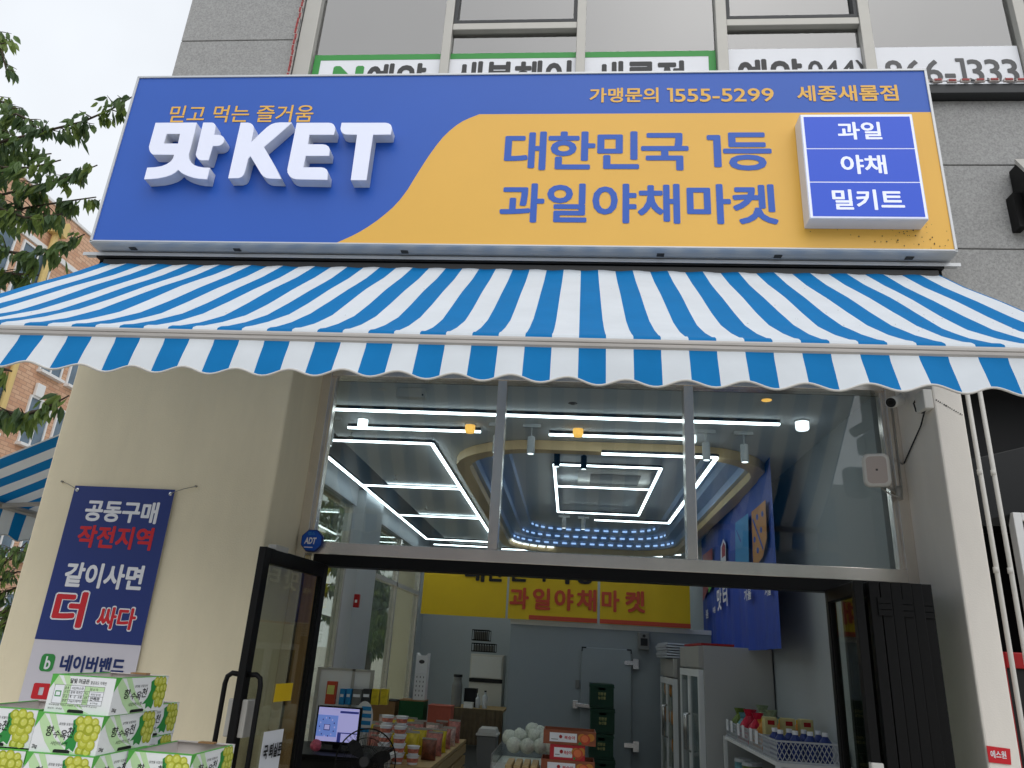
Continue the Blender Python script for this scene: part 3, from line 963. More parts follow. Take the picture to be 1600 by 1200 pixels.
# ------------------------------------------------------------------ awnings
def make_awning(name, label, cat, X0, X1, prof, val, period, phase, to_world, bar_off, cassette=True, wob=0.007):
    """prof: (depth, z) from wall to bar; val: (depth, z) of the valance; X runs along the front."""
    root = thing(name, label, cat, to_world((X0+X1)/2, prof[0][0], prof[0][1]))
    half = period/2
    edges = [X0]
    k = math.floor((X0-phase)/half)+1
    while phase+k*half < X1-1e-4:
        edges.append(phase+k*half)
        k += 1
    edges.append(X1)
    # subdivide the profile
    P = []
    for i in range(len(prof)-1):
        n = 4 if i < 5 else 2
        for j in range(n):
            t = j/n
            P.append((prof[i][0]*(1-t)+prof[i+1][0]*t, prof[i][1]*(1-t)+prof[i+1][1]*t))
    P.append(prof[-1])
    cols, cmi = [], []
    for i in range(len(edges)-1):
        blue = (math.floor(((edges[i]+edges[i+1])/2-phase)/half) % 2) == 0
        for j in range(3):
            cols.append(edges[i]+(edges[i+1]-edges[i])*j/3)
            cmi.append(0 if blue else 1)
    cols.append(edges[-1])
    mb = MB()
    vs, fs, ms = [], [], []
    nP = len(P)
    for x in cols:
        for i, (d, z) in enumerate(P):
            t = i/(nP-1)
            w = wob*math.sin(math.pi*min(1, t*1.15))*(math.sin(x*5.1+t*2)+.6*math.sin(x*11.7+1.3+t*5)+.4*math.sin(x*23+t*9))
            w += wob*.7*math.sin(x*31+4)*max(0, 1-t*5)
            vs.append(to_world(x, d, z+w))
    for c in range(len(cols)-1):
        for i in range(nP-1):
            fs.append((c*nP+i, c*nP+i+1, (c+1)*nP+i+1, (c+1)*nP+i))
            ms.append(cmi[c])
    mb.v, mb.f, mb.m = vs, fs, ms
    o = mb.build('canopy', [mt['fabric_blue'], mt['fabric_white']], root, smooth=True)
    # scalloped valance
    mb = MB()
    cols, cmi = [], []
    for i in range(len(edges)-1):
        blue = (math.floor(((edges[i]+edges[i+1])/2-phase)/half) % 2) == 0
        for j in range(6):
            cols.append(edges[i]+(edges[i+1]-edges[i])*j/6)
            cmi.append(0 if blue else 1)
    cols.append(edges[-1])
    nv = 6
    vs, fs, ms, low = [], [], [], []
    sper = period*1.03
    for x in cols:
        sway = .010*math.sin(x*3.3+.7)+.006*math.sin(x*9.1)
        for i in range(nv+1):
            t = i/nv
            # valance: vertical at the top, then leaning
            s = t*(len(val)-1)
            a = min(int(s), len(val)-2)
            u = s-a
            d = val[a][0]*(1-u)+val[a+1][0]*u
            z = val[a][1]*(1-u)+val[a+1][1]*u
            z += -.014*math.cos(2*math.pi*(x-phase-.35*period)/sper)*t
            p = to_world(x, d+sway*t*t, z)
            vs.append(p)
        low.append(vs[-1])
    for c in range(len(cols)-1):
        for i in range(nv):
            fs.append((c*(nv+1)+i, c*(nv+1)+i+1, (c+1)*(nv+1)+i+1, (c+1)*(nv+1)+i))
            ms.append(cmi[c])
    mb.v, mb.f, mb.m = vs, fs, ms
    v = mb.build('valance', [mt['fabric_blue'], mt['fabric_white']], root, smooth=True)
    MB().tube(low, 0.0045, 6).build('piping', mt['piping'], v, smooth=True)
    # front bar
    d0, z0 = bar_off
    b = MB()
    sec = [(d0+.03, z0+.022), (d0-.012, z0+.022), (d0-.02, z0+.012), (d0-.02, z0+.003), (d0-.016, z0), (d0-.02, z0-.003), (d0-.02, z0-.014), (d0-.014, z0-.022), (d0+.03, z0-.022)]
    vv = [to_world(X0, d, z) for d, z in sec]
    vec = Vector(to_world(X1, d0, z0))-Vector(to_world(X0, d0, z0))
    b.prism(vv, vec)
    fix_normals(b.build('front_bar', mt['awning_bar'], root))
    # folding arms under the cloth
    for s in ((X0+.5, X0+1.0), (X1-.5, X1-1.0)):
        dm_, zm = (prof[0][0]+d0)/2+.05, (prof[0][1]+z0)/2-.16
        a = MB()
        a.bar(to_world(s[0], prof[0][0]-.05, prof[0][1]-.12), to_world(s[1], dm_, zm), .05, .03)
        a.bar(to_world(s[1], dm_, zm-.01), to_world(s[0]+(s[1]-s[0])*.2, d0+.03, z0-.01), .04, .03)
        a.build('folding_arm', mt['awning_bar'], root, bevel=.004)
    return root
prof = [(4.06, 3.88), (3.77, 3.628), (3.485, 3.40), (3.247, 3.20), (3.043, 3.035), (2.85, 2.905), (2.71, 2.822), (2.655, 2.795), (2.632, 2.778), (2.626, 2.757)]
val = [(2.628, 2.735), (2.622, 2.70), (2.600, 2.64), (2.578, 2.572)]
aw = make_awning('awning', 'wide blue and white striped awning with scalloped valance under the big sign', 'awning', -3.11, 2.105, prof, val, 0.2095, 0.0, lambda x, d, z: (x, d, z), (2.640, 2.745))
sm_ = MB()
pf = []
for i in range(len(prof)-1):
    for j in range(4):
        pf.append((prof[i][0]+(prof[i+1][0]-prof[i][0])*j/4, prof[i][1]+(prof[i+1][1]-prof[i][1])*j/4))
def wv(x, i, n):
    t = i/n
    w = .007*math.sin(math.pi*min(1, t*1.15))*(math.sin(x*5.1+t*2)+.6*math.sin(x*11.7+1.3+t*5)+.4*math.sin(x*23+t*9))
    return w+.0049*math.sin(x*31+4)*max(0, 1-t*5)
pr2 = random.Random(77)
dk_ = MB()
for k in range(150):
    x = pr2.uniform(-3.0, 2.0) if k % 3 else pr2.uniform(.9, 2.0)
    i = pr2.randrange(0, 20)
    d, z = pf[i]
    r_ = pr2.uniform(.0018, .0042)
    c = Vector((x, d-.006, z+.010))
    if k % 5:
        dk_.poly([c+Vector((r_*math.cos(a*1.26), -r_*.75*math.sin(a*1.26), -r_*.62*math.sin(a*1.26)+.002)) for a in range(5)])
dk_.build('dirt_speck', mt['ink'], aw)['kind'] = 'stuff'
hood = MB()
hood.box(-3.24, 2.22, 3.985, 4.045, 3.896, 3.904)
hood.box(-3.24, 2.22, 3.985, 3.990, 3.882, 3.896)
hood.build('hood', mt['sign_frame'], aw)
MB().box(-3.10, 2.10, 4.00, 4.045, 3.80, 3.866).build('cassette', mt['dark_clad'], aw, bevel=.006)
MB().box(-3.15, 2.13, 3.995, 4.05, 3.872, 3.8955).build('cassette_top', mt['black'], aw)
MB().box(-3.16, 2.14, 4.05, 4.115, 3.70, 3.93).build('cassette_back', mt['black_metal'], aw)
sa_prof = [(0, 3.03), (0.3, 2.88), (0.6, 2.735), (0.9, 2.59), (1.1, 2.50), (1.16, 2.475), (1.185, 2.46), (1.19, 2.44)]
sa_val = [(1.19, 2.42), (1.195, 2.36), (1.20, 2.30), (1.205, 2.22)]
make_awning('awning', 'smaller striped awning seen from below on the side wall, lower left', 'awning', 4.58, 7.2, sa_prof, sa_val, 0.26, 4.6, lambda x, d, z: (-3.115-d, x, z), (1.175, 2.43), wob=.003)

# ------------------------------------------------------------------ vinyl banner on the pilaster
BY = 4.036
vb = thing('vinyl_banner', 'blue and white vinyl banner with white and red Korean lettering tied to the cream pilaster', 'banner', (-2.6, 4.04, .8))
def sheet(mb, x0, x1, z0, z1, Y, nx=14, nz=24, amp=.004, th=.0015):
    vs, fs = [], []
    for j in range(nz+1):
        for i in range(nx+1):
            x, z = x0+(x1-x0)*i/nx, z0+(z1-z0)*j/nz
            vs.append((x, Y+0*amp*math.sin(x*9+z*4), z))
    for j in range(nz):
        for i in range(nx):
            a = j*(nx+1)+i
            fs.append((a, a+1, a+nx+2, a+nx+1))
    return mb.add(vs, fs)
vx0, vx1 = -2.905, -2.295
MB().box(vx0, vx1, BY-.001, BY+.001, 0.75, 2.378).build('sheet', mt['banner_white'], vb)
bl = MB().box(vx0, vx1, BY-.0024, BY-.0012, 1.53, 2.378).build('blue_field', mt['banner_blue'], vb)
c7 = lambda x0, y0, x1, y1: (x0/2.2225, 660+y0/2.2225, x1/2.2225, 660+y1/2.2225)
text_px('lettering', '공동구매', c7(285, 272, 558, 348), BY-.0035, mt['white_print'], vb, .045)
text_px('lettering', '작전지역', c7(258, 360, 540, 440), BY-.0035, mt['red_print'], vb, .045)
text_px('lettering', '같이사면', c7(212, 490, 508, 578), BY-.0035, mt['white_print'], vb, .045)
text_px('lettering_outline', '더', c7(162, 580, 317, 718), BY-.0033, mt['white_print'], vb, .085)
text_px('lettering', '더', c7(168, 586, 311, 712), BY-.0040, mt['red_print'], vb, .05)
text_px('lettering_outline', '싸다', c7(323, 637, 485, 724), BY-.0033, mt['white_print'], vb, .085)
text_px('lettering', '싸다', c7(328, 642, 480, 719), BY-.0040, mt['red_print'], vb, .045)
text_px('lettering', '네이버밴드', c7(200, 812, 440, 872), BY-.0033, mt['navy_print'], vb, .05)
xa, xb, za, zb = px_rect(*c7(133, 803, 197, 865), BY)
lo_ = rrect(xa, xb, za, zb, .022, 5)
MB().prism([(p[0], BY-.0022, p[1]) for p in lo_], (0, -.001, 0)).build('logo_badge', mt['print_green_dark'], vb)
text_px('lettering', 'b', c7(150, 812, 182, 858), BY-.0042, mt['white_print'], vb, .03)
text_px('lettering', '마켓', c7(98, 903, 330, 985), BY-.0033, mt['red_print'], vb, .07)
stg = MB()
stg.tube([(-3.0, 4.045, 2.40), (-2.95, 4.03, 2.385), (-2.885, 4.03, 2.355)], .0022, 6)
stg.tube([(-2.18, 4.045, 2.405), (-2.24, 4.03, 2.385), (-2.315, 4.03, 2.355)], .0022, 6)
for x, z in ((-3.0, 2.40), (-2.18, 2.405)):
    stg.lathe([(.006, 0), (.006, .012)], (x, 4.05, z), 8, axis=(0, -1, 0))
stg.build('string', mt['string'], vb)
gr_ = MB()
for x in (-2.885, -2.315):
    gr_.lathe([(.011, 0), (.011, .003), (.005, .004)], (x, BY-.002, 2.353), 12, axis=(0, -1, 0))
gr_.build('grommet', mt['chrome'], vb)

# ------------------------------------------------------------------ grape cartons
W_, D_, H_ = 0.232, 0.345, 0.117
def grape_cluster(mb, x0, x1, z0, z1, place, seed, rad):
    """Printed bunch of grapes: overlapping discs in three shades, each with a printed highlight."""
    rr = random.Random(seed)
    pts = []
    z = z1-rad
    row = 0
    while z > z0+rad*.3:
        t = (z1-z)/(z1-z0)
        half = (x1-x0)/2*(1-.45*max(0, t-.35)/.65)
        xm = (x0+x1)/2
        x = xm-half+rad+(row % 2)*rad*.8
        while x < xm+half-rad*.5:
            pts.append((x+rr.uniform(-.2, .2)*rad, z+rr.uniform(-.2, .2)*rad))
            x += rad*1.62
        z -= rad*1.45
        row += 1
    rr.shuffle(pts)
    out = []
    for k, (x, z) in enumerate(pts):
        r_ = rad*rr.uniform(.95, 1.18)
        n = 14
        o = .0008+.00003*k
        x = min(max(x, x0+r_*.8), x1-r_*.9)
        mb.poly([place(min(x+r_*1.02*math.cos(6.2832*a/n), x1+r_*.0), max(z0*0+.001, z+r_*1.03*math.sin(6.2832*a/n)), o) for a in range(n)], 4)
        mb.poly([place(min(x+r_*.97*math.cos(6.2832*a/n), x1), max(.001, z+r_*.97*math.sin(6.2832*a/n)), o+.00001) for a in range(n)], rr.choice((0, 0, 1)))
        mb.poly([place(min(x+r_*(.05+.62*math.cos(6.2832*a/n)), x1), z+r_*(.12+.62*math.sin(6.2832*a/n)), o+.00002) for a in range(n)], 2)
        mb.poly([place(x-r_*.2+r_*.2*math.cos(6.2832*a/7), z+r_*.32+r_*.16*math.sin(6.2832*a/7), o+.000025) for a in range(7)], 3)
GM = [mt['grape_a'], mt['grape_b'], mt['grape_c'], mt['grape_hi'], mt['grape_gap']]

def face_print(root, w, place, U, O, kind, seed):
    """Print on one carton face: place(u, v, out) -> point; face is w wide and H_ high."""
    sm = MB()
    o = .0003
    # green swooshes
    pale = [(0.0, H_), (.10*w, H_), (.22*w, .74*H_), (.33*w, .38*H_), (.52*w, .12*H_), (.70*w, .02*H_), (.52*w, .0), (.34*w, .0), (.20*w, .28*H_), (.09*w, .62*H_)]
    sm.poly([place(u, v, o) for u, v in pale], 0)
    mid = [(.17*w, H_), (.27*w, H_), (.36*w, .68*H_), (.50*w, .30*H_), (.60*w, .10*H_), (.46*w, .24*H_), (.30*w, .60*H_)]
    sm.poly([place(u, v, o*1.6) for u, v in mid], 0)
    sm.poly([place(u, v, o*1.4) for u, v in ((0, .62*H_), (0, H_), (.10*w, H_), (.05*w, .80*H_))], 1)
    if kind != 'label':
        lx = (.56 if w < .3 else .66)*w
        leaf = [(lx, .86*H_), (lx+.05*w, .93*H_), (lx+.07*w, .82*H_), (lx+.12*w, .80*H_), (lx+.12*w, .2*H_), (lx+.10*w, .06*H_), (lx+.03*w, .14*H_), (lx-.02*w, .08*H_), (lx-.03*w, .24*H_), (lx-.10*w, .22*H_), (lx-.02*w, .40*H_), (lx+.02*w, .62*H_)]
        sm.poly([place(u, v, o*2) for u, v in leaf], 2)
        b = MB()
        grape_cluster(b, (.60 if w < .3 else .72)*w, .995*w, .04*H_, .985*H_, place, seed, .0155 if w < .3 else .0165)
        b.build('grape_picture', GM, root)
    sm.build('swoosh_print', [mt['print_green_pale'], mt['print_green'], mt['print_green_dark']], root)
    N = Vector(place(0, 0, 1))-Vector(place(0, 0, 0))
    V = Vector((0, 0, 1))
    def tx(body, u, v, h, wd=None, bold=.02, mat='ink_black'):
        me = text_mesh(body, Vector(place(u*w, v*H_, .0012)), U, V, None if wd is None else wd*w, h*H_, bold, .12 if kind != 'label' else 0)
        return (me, 0)
    if kind != 'label':
        t1 = [tx('향', .19, .42, .27, .11, .016), tx('수', .31, .39, .19, .10, .014), tx('옥', .41, .35, .25, .10, .016), tx('천', .51, .42, .27, .10, .016),
              tx('2kg', .03, .07, .12, .08), tx('샤인머스켓', .30, .20, .1, .25, .01), tx('꿈엔들 잊힐리야', .36, .72, .07, .24, .005)]
        join_meshes(t1).build('lettering', mt['navy_print'] if False else mt['ink_black'], root)
    else:
        t1 = [tx('달빛 머금은', .30, .80, .13, .30, .02), tx('황금포도 작목반', .62, .80, .09, .25, .01)]
        rows = ('샤인머스캣', '충북 옥천군', '특 · 상 · 보통', '2kg(3.5송이)')
        heads = ('품 종', '산 지', '등 급', '중 량')
        for k in range(4):
            v = .63-.115*k
            t1.append(tx(rows[k], .345, v, .075, .19, .01))
            t1.append(tx(heads[k], .245, v, .07, .06, .01))
        t1 += [tx('생 산 자', .64, .63, .07, .12, .01), tx('주소', .565, .51, .07, .05, .01), tx('성명', .565, .39, .07, .05, .01), tx('연락처', .56, .28, .06, .06, .01),
               tx('옥천군 동이면', .665, .50, .06, .15, .01), tx('안해관', .665, .37, .1, .15, .02), tx('농가직송', .68, .275, .05, .12, .01),
               tx('직사광선을 피하고 서늘한 곳에 보관하여 주십시오', .05, .18, .045, .75, 0), tx('원산지 : 국내산', .05, .08, .05, .22, 0)]
        join_meshes(t1).build('lettering', mt['ink_black'], root)
        gl = MB()
        def rct(u0, u1, v0, v1, oo, mi):
            gl.poly([place(u0*w, v0*H_, oo), place(u1*w, v0*H_, oo), place(u1*w, v1*H_, oo), place(u0*w, v1*H_, oo)], mi)
        rct(.08, .86, .24, .74, .0005, 2)
        rct(.235, .325, .245, .735, .0006, 0)
        rct(.55, .86, .62, .735, .0006, 0)
        rct(.55, .635, .245, .62, .0006, 0)
        rct(.105, .20, .42, .58, .0006, 1)
        rct(.12, .185, .45, .55, .0007, 2)
        for v in (.24, .355, .475, .595, .735):
            rct(.08 if v in (.24, .735) else .235, .86, v, v+.008, .0008, 3)
        for u in (.08, .23, .325, .55, .635, .855):
            rct(u, u+.004, .24, .74, .0008, 3)
        gl.build('label_table', [mt['print_green_pale'], mt['print_green_dark'], mt['paper_white'], mt['ink']], root)
    # die-cut hand slot at the bottom edge
    sl = MB()
    sl.poly([place(.36*w, .0015, .0010), place(.61*w, .0015, .0010), place(.61*w, .075*H_, .0010), place(.58*w, .10*H_, .0010), place(.38*w, .10*H_, .0010), place(.36*w, .075*H_, .0010)])
    sl.build('hand_slot', mt['ink_black'], root)

def make_carton(kind, label):
    root = thing('fruit_carton', label, 'carton', (0, 0, 0), 'grape cartons stacked by the door')
    t = .004
    b = MB()
    b.box(0, W_, 0, t, 0, H_)
    b.box(0, W_, D_-t, D_, 0, H_)
    b.box(0, t, t, D_-t, 0, H_)
    b.box(W_-t, W_, t, D_-t, 0, H_)
    b.box(t, W_-t, t, D_-t, .002, .006)
    b.build('walls', mt['carton'], root)
    inn = MB()
    e = .0006
    inn.poly([(t+e, t+e, .007), (W_-t-e, t+e, .007), (W_-t-e, D_-t-e, .007), (t+e, D_-t-e, .007)])
    inn.poly([(t+e, D_-t-e, .007), (W_-t-e, D_-t-e, .007), (W_-t-e, D_-t-e, H_-.001), (t+e, D_-t-e, H_-.001)])
    inn.poly([(t+e, t+e, .007), (t+e, D_-t-e, .007), (t+e, D_-t-e, H_-.001), (t+e, t+e, H_-.001)])
    inn.poly([(W_-t-e, t+e, .007), (W_-t-e, D_-t-e, .007), (W_-t-e, D_-t-e, H_-.001), (W_-t-e, t+e, H_-.001)])
    inn.poly([(t+e, t+e, .007), (W_-t-e, t+e, .007), (W_-t-e, t+e, H_-.001), (t+e, t+e, H_-.001)])
    inn.build('lining', mt['carton_in'], root)
    rm = MB()
    rm.box(-.0008, W_+.0008, -.0008, .020, H_-.0002, H_+.0022, 0)       # folded front rim, green
    rm.box(-.0008, W_+.0008, D_-.022, D_+.0008, H_-.0002, H_+.0022, 1)
    rm.box(W_-.008, W_+.0008, .020, D_-.022, H_-.0002, H_+.0018, 0)
    rm.box(-.0008, .008, .020, D_-.022, H_-.0002, H_+.0018, 0)
    rm.box(W_*.45, W_*.72, D_-.05, D_-.02, H_+.0023, H_+.0075, 2)           # kraft tab sticking up
    rm.build('rim', [mt['print_green'], mt['carton_in'], mt['carton_brown']], root)
    face_print(root, W_, lambda u, v, o: (u, -o, v), Vector((1, 0, 0)), 0, kind, 3)
    face_print(root, D_, lambda u, v, o: (W_+o, u, v), Vector((0, 1, 0)), 0, 'grape', 8)
    return root
cart = make_carton('grape', 'x')
lab_c = make_carton('label', 'topmost white and green grape carton with a printed table on its front')
def put(o, x, y, z, rz=0, label=None):
    o.location = (x, y, z)
    o.rotation_euler = (0, 0, rz)
    if label: o['label'] = label
    return o
HZ = H_+.0026
zt_ = 1.328
put(lab_c, -1.772, 2.60, zt_, math.radians(-.5))
spots = [
    (-1.776, 2.58, zt_-HZ, .3, 'grape carton directly under the carton with the printed table'),
    (-1.772, 2.57, zt_-2*HZ, -.4, 'grape carton cut off by the bottom edge, two below the carton with the printed table'),
    (-2.026, 2.60, zt_-HZ+.004, 1.0, 'open grape carton on top of the left stack, cut off at the left edge'),
    (-2.020, 2.585, zt_-2*HZ, .2, 'grape carton below the open one in the left stack at the corner of the picture'),
    (-1.893, 2.965, zt_-HZ, -.8, 'grape carton mostly hidden behind the front stack, its grape side showing'),
    (-1.885, 2.955, zt_-2*HZ, .5, 'grape carton hidden behind the front stack, under another one'),
    (-1.532, 2.76, zt_-2*HZ, -.6, 'open empty grape carton right of the front stack, near the door leaf'),
]
for i, (x, y, z, a, lab) in enumerate(spots):
    o = cart if i == 0 else copy_tree(cart)
    put(o, x, y, z, math.radians(a), lab)
tb = thing('display_table', 'white folding display table carrying the grape cartons', 'table', (-1.65, 2.9, 0))
zz = zt_-2*HZ
MB().box(-2.2, -1.2, 2.52, 3.32, zz-.03, zz-.001).build('tabletop', mt['white_plastic'], tb, bevel=.004)
for x in (-2.15, -1.25):
    for y in (2.58, 3.26):
        MB().box(x-.02, x+.02, y-.02, y+.02, 0, zz-.031).build('leg', mt['alu'], tb)

# ------------------------------------------------------------------ octagonal alarm sign
ad = thing('alarm_sign', 'small blue octagonal alarm sign with white letters at the left end of the steel lintel', 'sign', (-1.65, 4.5, 2.1))
c = at(487, 844.5, 4.50)
def octo(r_): return [(c.x+r_*math.cos(math.radians(22.5+45*k)), 4.50, c.z+r_*math.sin(math.radians(22.5+45*k))) for k in range(8)]
MB().prism(octo(.073), (0, .03, 0)).build('plate', mt['navy_print'], ad, bevel=.004)
MB().prism([(p[0], p[1]-.003, p[2]) for p in octo(.066)], (0, .002, 0)).build('face', M('alarm_blue', (24, 84, 186), .25), ad)
text_px('lettering', 'ADT', (475, 839.5, 495, 850), 4.4955, mt['white_print'], ad, .05, 1, .15)
text_px('lettering', '캡스', (481, 831, 493, 836), 4.4955, mt['cyan_print'], ad, .02)
qa, qb = at(475, 854, 4.4955), at(488, 856, 4.4955)
MB().box(qa.x, qb.x, 4.495, 4.4958, qb.z, qa.z).build('rule', mt['white_print'], ad)

# ------------------------------------------------------------------ glass doors
def door_leaf(name, label, hinge, tip, z0, z1, group=None, handle=True, sw=.062, th=.04):
    """Black framed glass leaf from hinge to tip (plan points)."""
    root = thing(name, label, 'door', (hinge[0], hinge[1], z0), group)
    h, t = Vector((hinge[0], hinge[1], 0)), Vector((tip[0], tip[1], 0))
    d = (t-h)
    L = d.length
    d.normalize()
    nrm = Vector((-d.y, d.x, 0))
    def P(u, v, o=0): return h+d*u+nrm*o+Vector((0, 0, v))
    f = MB()
    def bx(u0, u1, v0, v1, o0, o1, mb):
        vs = [P(u0, v0, o0), P(u1, v0, o0), P(u1, v0, o1), P(u0, v0, o1), P(u0, v1, o0), P(u1, v1, o0), P(u1, v1, o1), P(u0, v1, o1)]
        mb.add(vs, [(3, 2, 1, 0), (4, 5, 6, 7), (0, 1, 5, 4), (1, 2, 6, 5), (2, 3, 7, 6), (3, 0, 4, 7)])
    bx(0, sw, z0, z1, -th/2, th/2, f)
    bx(L-sw, L, z0, z1, -th/2, th/2, f)
    bx(sw, L-sw, z1-sw*1.25, z1, -th/2, th/2, f)
    bx(sw, L-sw, z0, z0+sw*1.6, -th/2, th/2, f)
    # glazing bead
    for u0, u1 in ((sw, sw+.012), (L-sw-.012, L-sw)):
        bx(u0, u1, z0+sw*1.6, z1-sw*1.25, -th/2+.008, th/2-.008, f)
    fix_normals(f.build('frame', mt['black_metal'], root, bevel=.003))
    g_ = MB()
    bx(sw+.012, L-sw-.012, z0+sw*1.6, z1-sw*1.25, -.003, .003, g_)
    fix_normals(g_.build('glass', mt['glass_door'], root))
    if handle:
        for s in (-1, 1):
            hm = MB()
            zt, zb = 1.43, .75
            uu = L-sw*.5 if s > 0 else L-sw*.5
            o1 = s*(th/2+.075)
            hm.tube([P(uu, zt, s*th/2), P(uu, zt+.004, s*(th/2+.045)), P(uu, zt-.012, s*(th/2+.068)), P(uu, zt-.045, o1), P(uu, zb, o1), P(uu, zb-.03, s*(th/2+.05)), P(uu, zb-.035, s*th/2)], .0125, 10)
            hm.build('pull_handle', mt['black_metal'], root, smooth=True)
    return root, P, bx, L
ld, P, bx, L = door_leaf('door_leaf', 'open black framed glass door leaf with pull handles and silver lock left of the doorway', (-1.515, 4.54), (-1.60, 3.76), .02, 2.05)
lk = MB()
bx(L-.11, L-.015, 1.15, 1.32, .021, .052, lk)
bx(L-.11, L-.015, 1.15, 1.32, -.052, -.021, lk)
o = lk.build('lock', mt['alu'], ld, bevel=.006)
fix_normals(o)
kn = MB()
for k in range(4):
    kn.ball(P(L-.04, 1.18+.03*k, -.053), .004, n=8, k=6)
bx(L-.10, L-.075, 1.25, 1.31, -.056, -.052, kn)
bx(L-.10, L-.07, 1.17, 1.19, -.062, -.052, kn)
kn.build('key_button', mt['ink'], o)
hg = MB()
bx(L-.24, L-.10, 2.045, 2.075, -.025, .02, hg)
hg.build('top_pivot', mt['alu'], ld)
# notices on the leaf's glass, seen from the street side of the doorway
def leaf_note(name, u0, u1, v0, v1, mat):
    m_ = MB()
    bx(u0, u1, v0, v1, -.0045, -.0035, m_)
    return fix_normals(m_.build(name, mat, ld))
ny = leaf_note('yellow_notice', L-.57, L-.37, 1.29, 1.38, mt['yellow_banner'])
wn_ = leaf_note('white_notice', L-.54, L-.32, .80, 1.15, mt['paper_white'])
# find which side of the leaf faces the camera: the lettering goes on that side
_d = Vector((-1.60+1.515, 3.76-4.54, 0)).normalized()
_n = Vector((-_d.y, _d.x, 0))
_side = 1 if _n.dot(CAM-Vector((-1.55, 4.1, 1.6))) > 0 else -1
for nm, u, v, w, h, body in (('lettering', L-.33, 1.02, .20, .07, '국 퇴실문'),):
    Ud = -_d
    O = P(u, v, _side*.0055)
    me = text_mesh(body, O, Ud, (0, 0, 1), w, h, .05)
    link_mesh(nm, me, mt['ink_black'], wn_)
if _side > 0:
    for oo in (ny, wn_):
        oo.location += _n*.008

# folded leaves on the right
fold = [((1.485, 4.55), (1.445, 3.97)), ((1.575, 4.55), (1.515, 3.955)), ((1.63, 4.55), (1.568, 3.95)), ((1.685, 4.55), (1.622, 3.958)), ((1.74, 4.55), (1.675, 3.962)), ((1.795, 4.55), (1.727, 3.966)), ((1.85, 4.55), (1.778, 3.975))]
for k, (h_, t_) in enumerate(fold):
    lab = ('first black glass leaf of the folded door stack, nearest the doorway with a white handle',
           'second black leaf of the folded door stack beside the leaf with the white handle',
           'third black leaf of the folded door stack counted from the doorway',
           'middle black leaf of the seven folded door leaves',
           'third black leaf of the folded door stack counted from the pale pilaster',
           'second black leaf of the folded door stack counted from the pale pilaster',
           'last black leaf of the folded door stack, nearest the pale pilaster')[k]
    dl, P2, bx2, L2 = door_leaf('folding_door_leaf', lab, h_, t_, .02, 2.05, 'folded door leaves', handle=False, sw=.055, th=.044 if k == 0 else .049)
    if k in (2, 4, 6):
        for z in (1.93, 1.02, .2):
            hm = MB()
            for j in range(3):
                bx2(L2-.004, L2+.010, z-.045+.03*j, z-.019+.03*j, -.045, .02, hm)
            bx2(L2-.004, L2+.006, z-.044, z+.039, -.040, -.030, hm)
            hm.build('hinge', mt['black_metal'], dl)
    if k == 0:
        hm = MB()
        bx2(L2-.035, L2+.012, .96, 1.22, -.026, .03, hm)
        bx2(L2-.015, L2+.040, 1.10, 1.20, -.02, .02, hm)
        fix_normals(hm.build('handle', mt['white_plastic'], dl, bevel=.006))

# ------------------------------------------------------------------ things on the right return
sp = thing('wall_speaker', 'white rounded loudspeaker with beige grille on the right end of the shopfront window', 'speaker', (1.86, 4.5, 2.64))
ctr = Vector((1.775, 4.40, 2.745))
face = []
def rr2(w, h, r): return rrect(-w/2, w/2, -h/2, h/2, r, 5)
ry = Matrix.Rotation(math.radians(-16), 3, 'Z') @ Matrix.Rotation(math.radians(7), 3, 'X')
def spk(p, y): return ctr + ry @ Vector((p[0], y, p[1]))
rings = [(rr2(.115, .165, .028), .0), (rr2(.140, .190, .035), .006), (rr2(.150, .200, .038), .022), (rr2(.146, .196, .038), .06), (rr2(.105, .15, .03), .115), (rr2(.08, .12, .03), .12)]
mb = MB()
nn = len(rings[0][0])
vs = [spk(p, y) for rg, y in rings for p in rg]
fs = []
for i in range(len(rings)-1):
    for k in range(nn):
        fs.append((i*nn+k, (i+1)*nn+k, (i+1)*nn+(k+1) % nn, i*nn+(k+1) % nn))
fs.append(tuple(range((len(rings)-1)*nn, len(rings)*nn)))
fs.append(tuple(reversed(range(nn))))
mb.add(vs, fs)
fix_normals(mb.build('cabinet', mt['white_plastic'], sp, smooth=False, bevel=.003))
mb = MB()
mb.poly([spk(p, -.0015) for p in rr2(.110, .160, .026)])
mb.build('grille', mt['grille'], sp)
mb = MB()
mb.poly([spk(p, -.003) for p in rr2(.012, .012, .002)])
mb.build('badge', mt['ink'], sp)
mb = MB()
mb.tube([ctr+Vector((.03, .11, -.02)), ctr+Vector((.09, .13, -.06)), (1.94, 4.545, 2.64)], .009, 8)
mb.box(1.925, 1.955, 4.515, 4.54, 2.60, 2.68)
mb.tube([ctr+Vector((.05, .12, -.07)), ctr+Vector((.10, .10, -.12)), (1.945, 4.50, 2.60), (1.962, 4.53, 2.66), (1.966, 4.53, 3.25)], .004, 6)
mb.build('bracket', mt['alu'], sp, smooth=True)

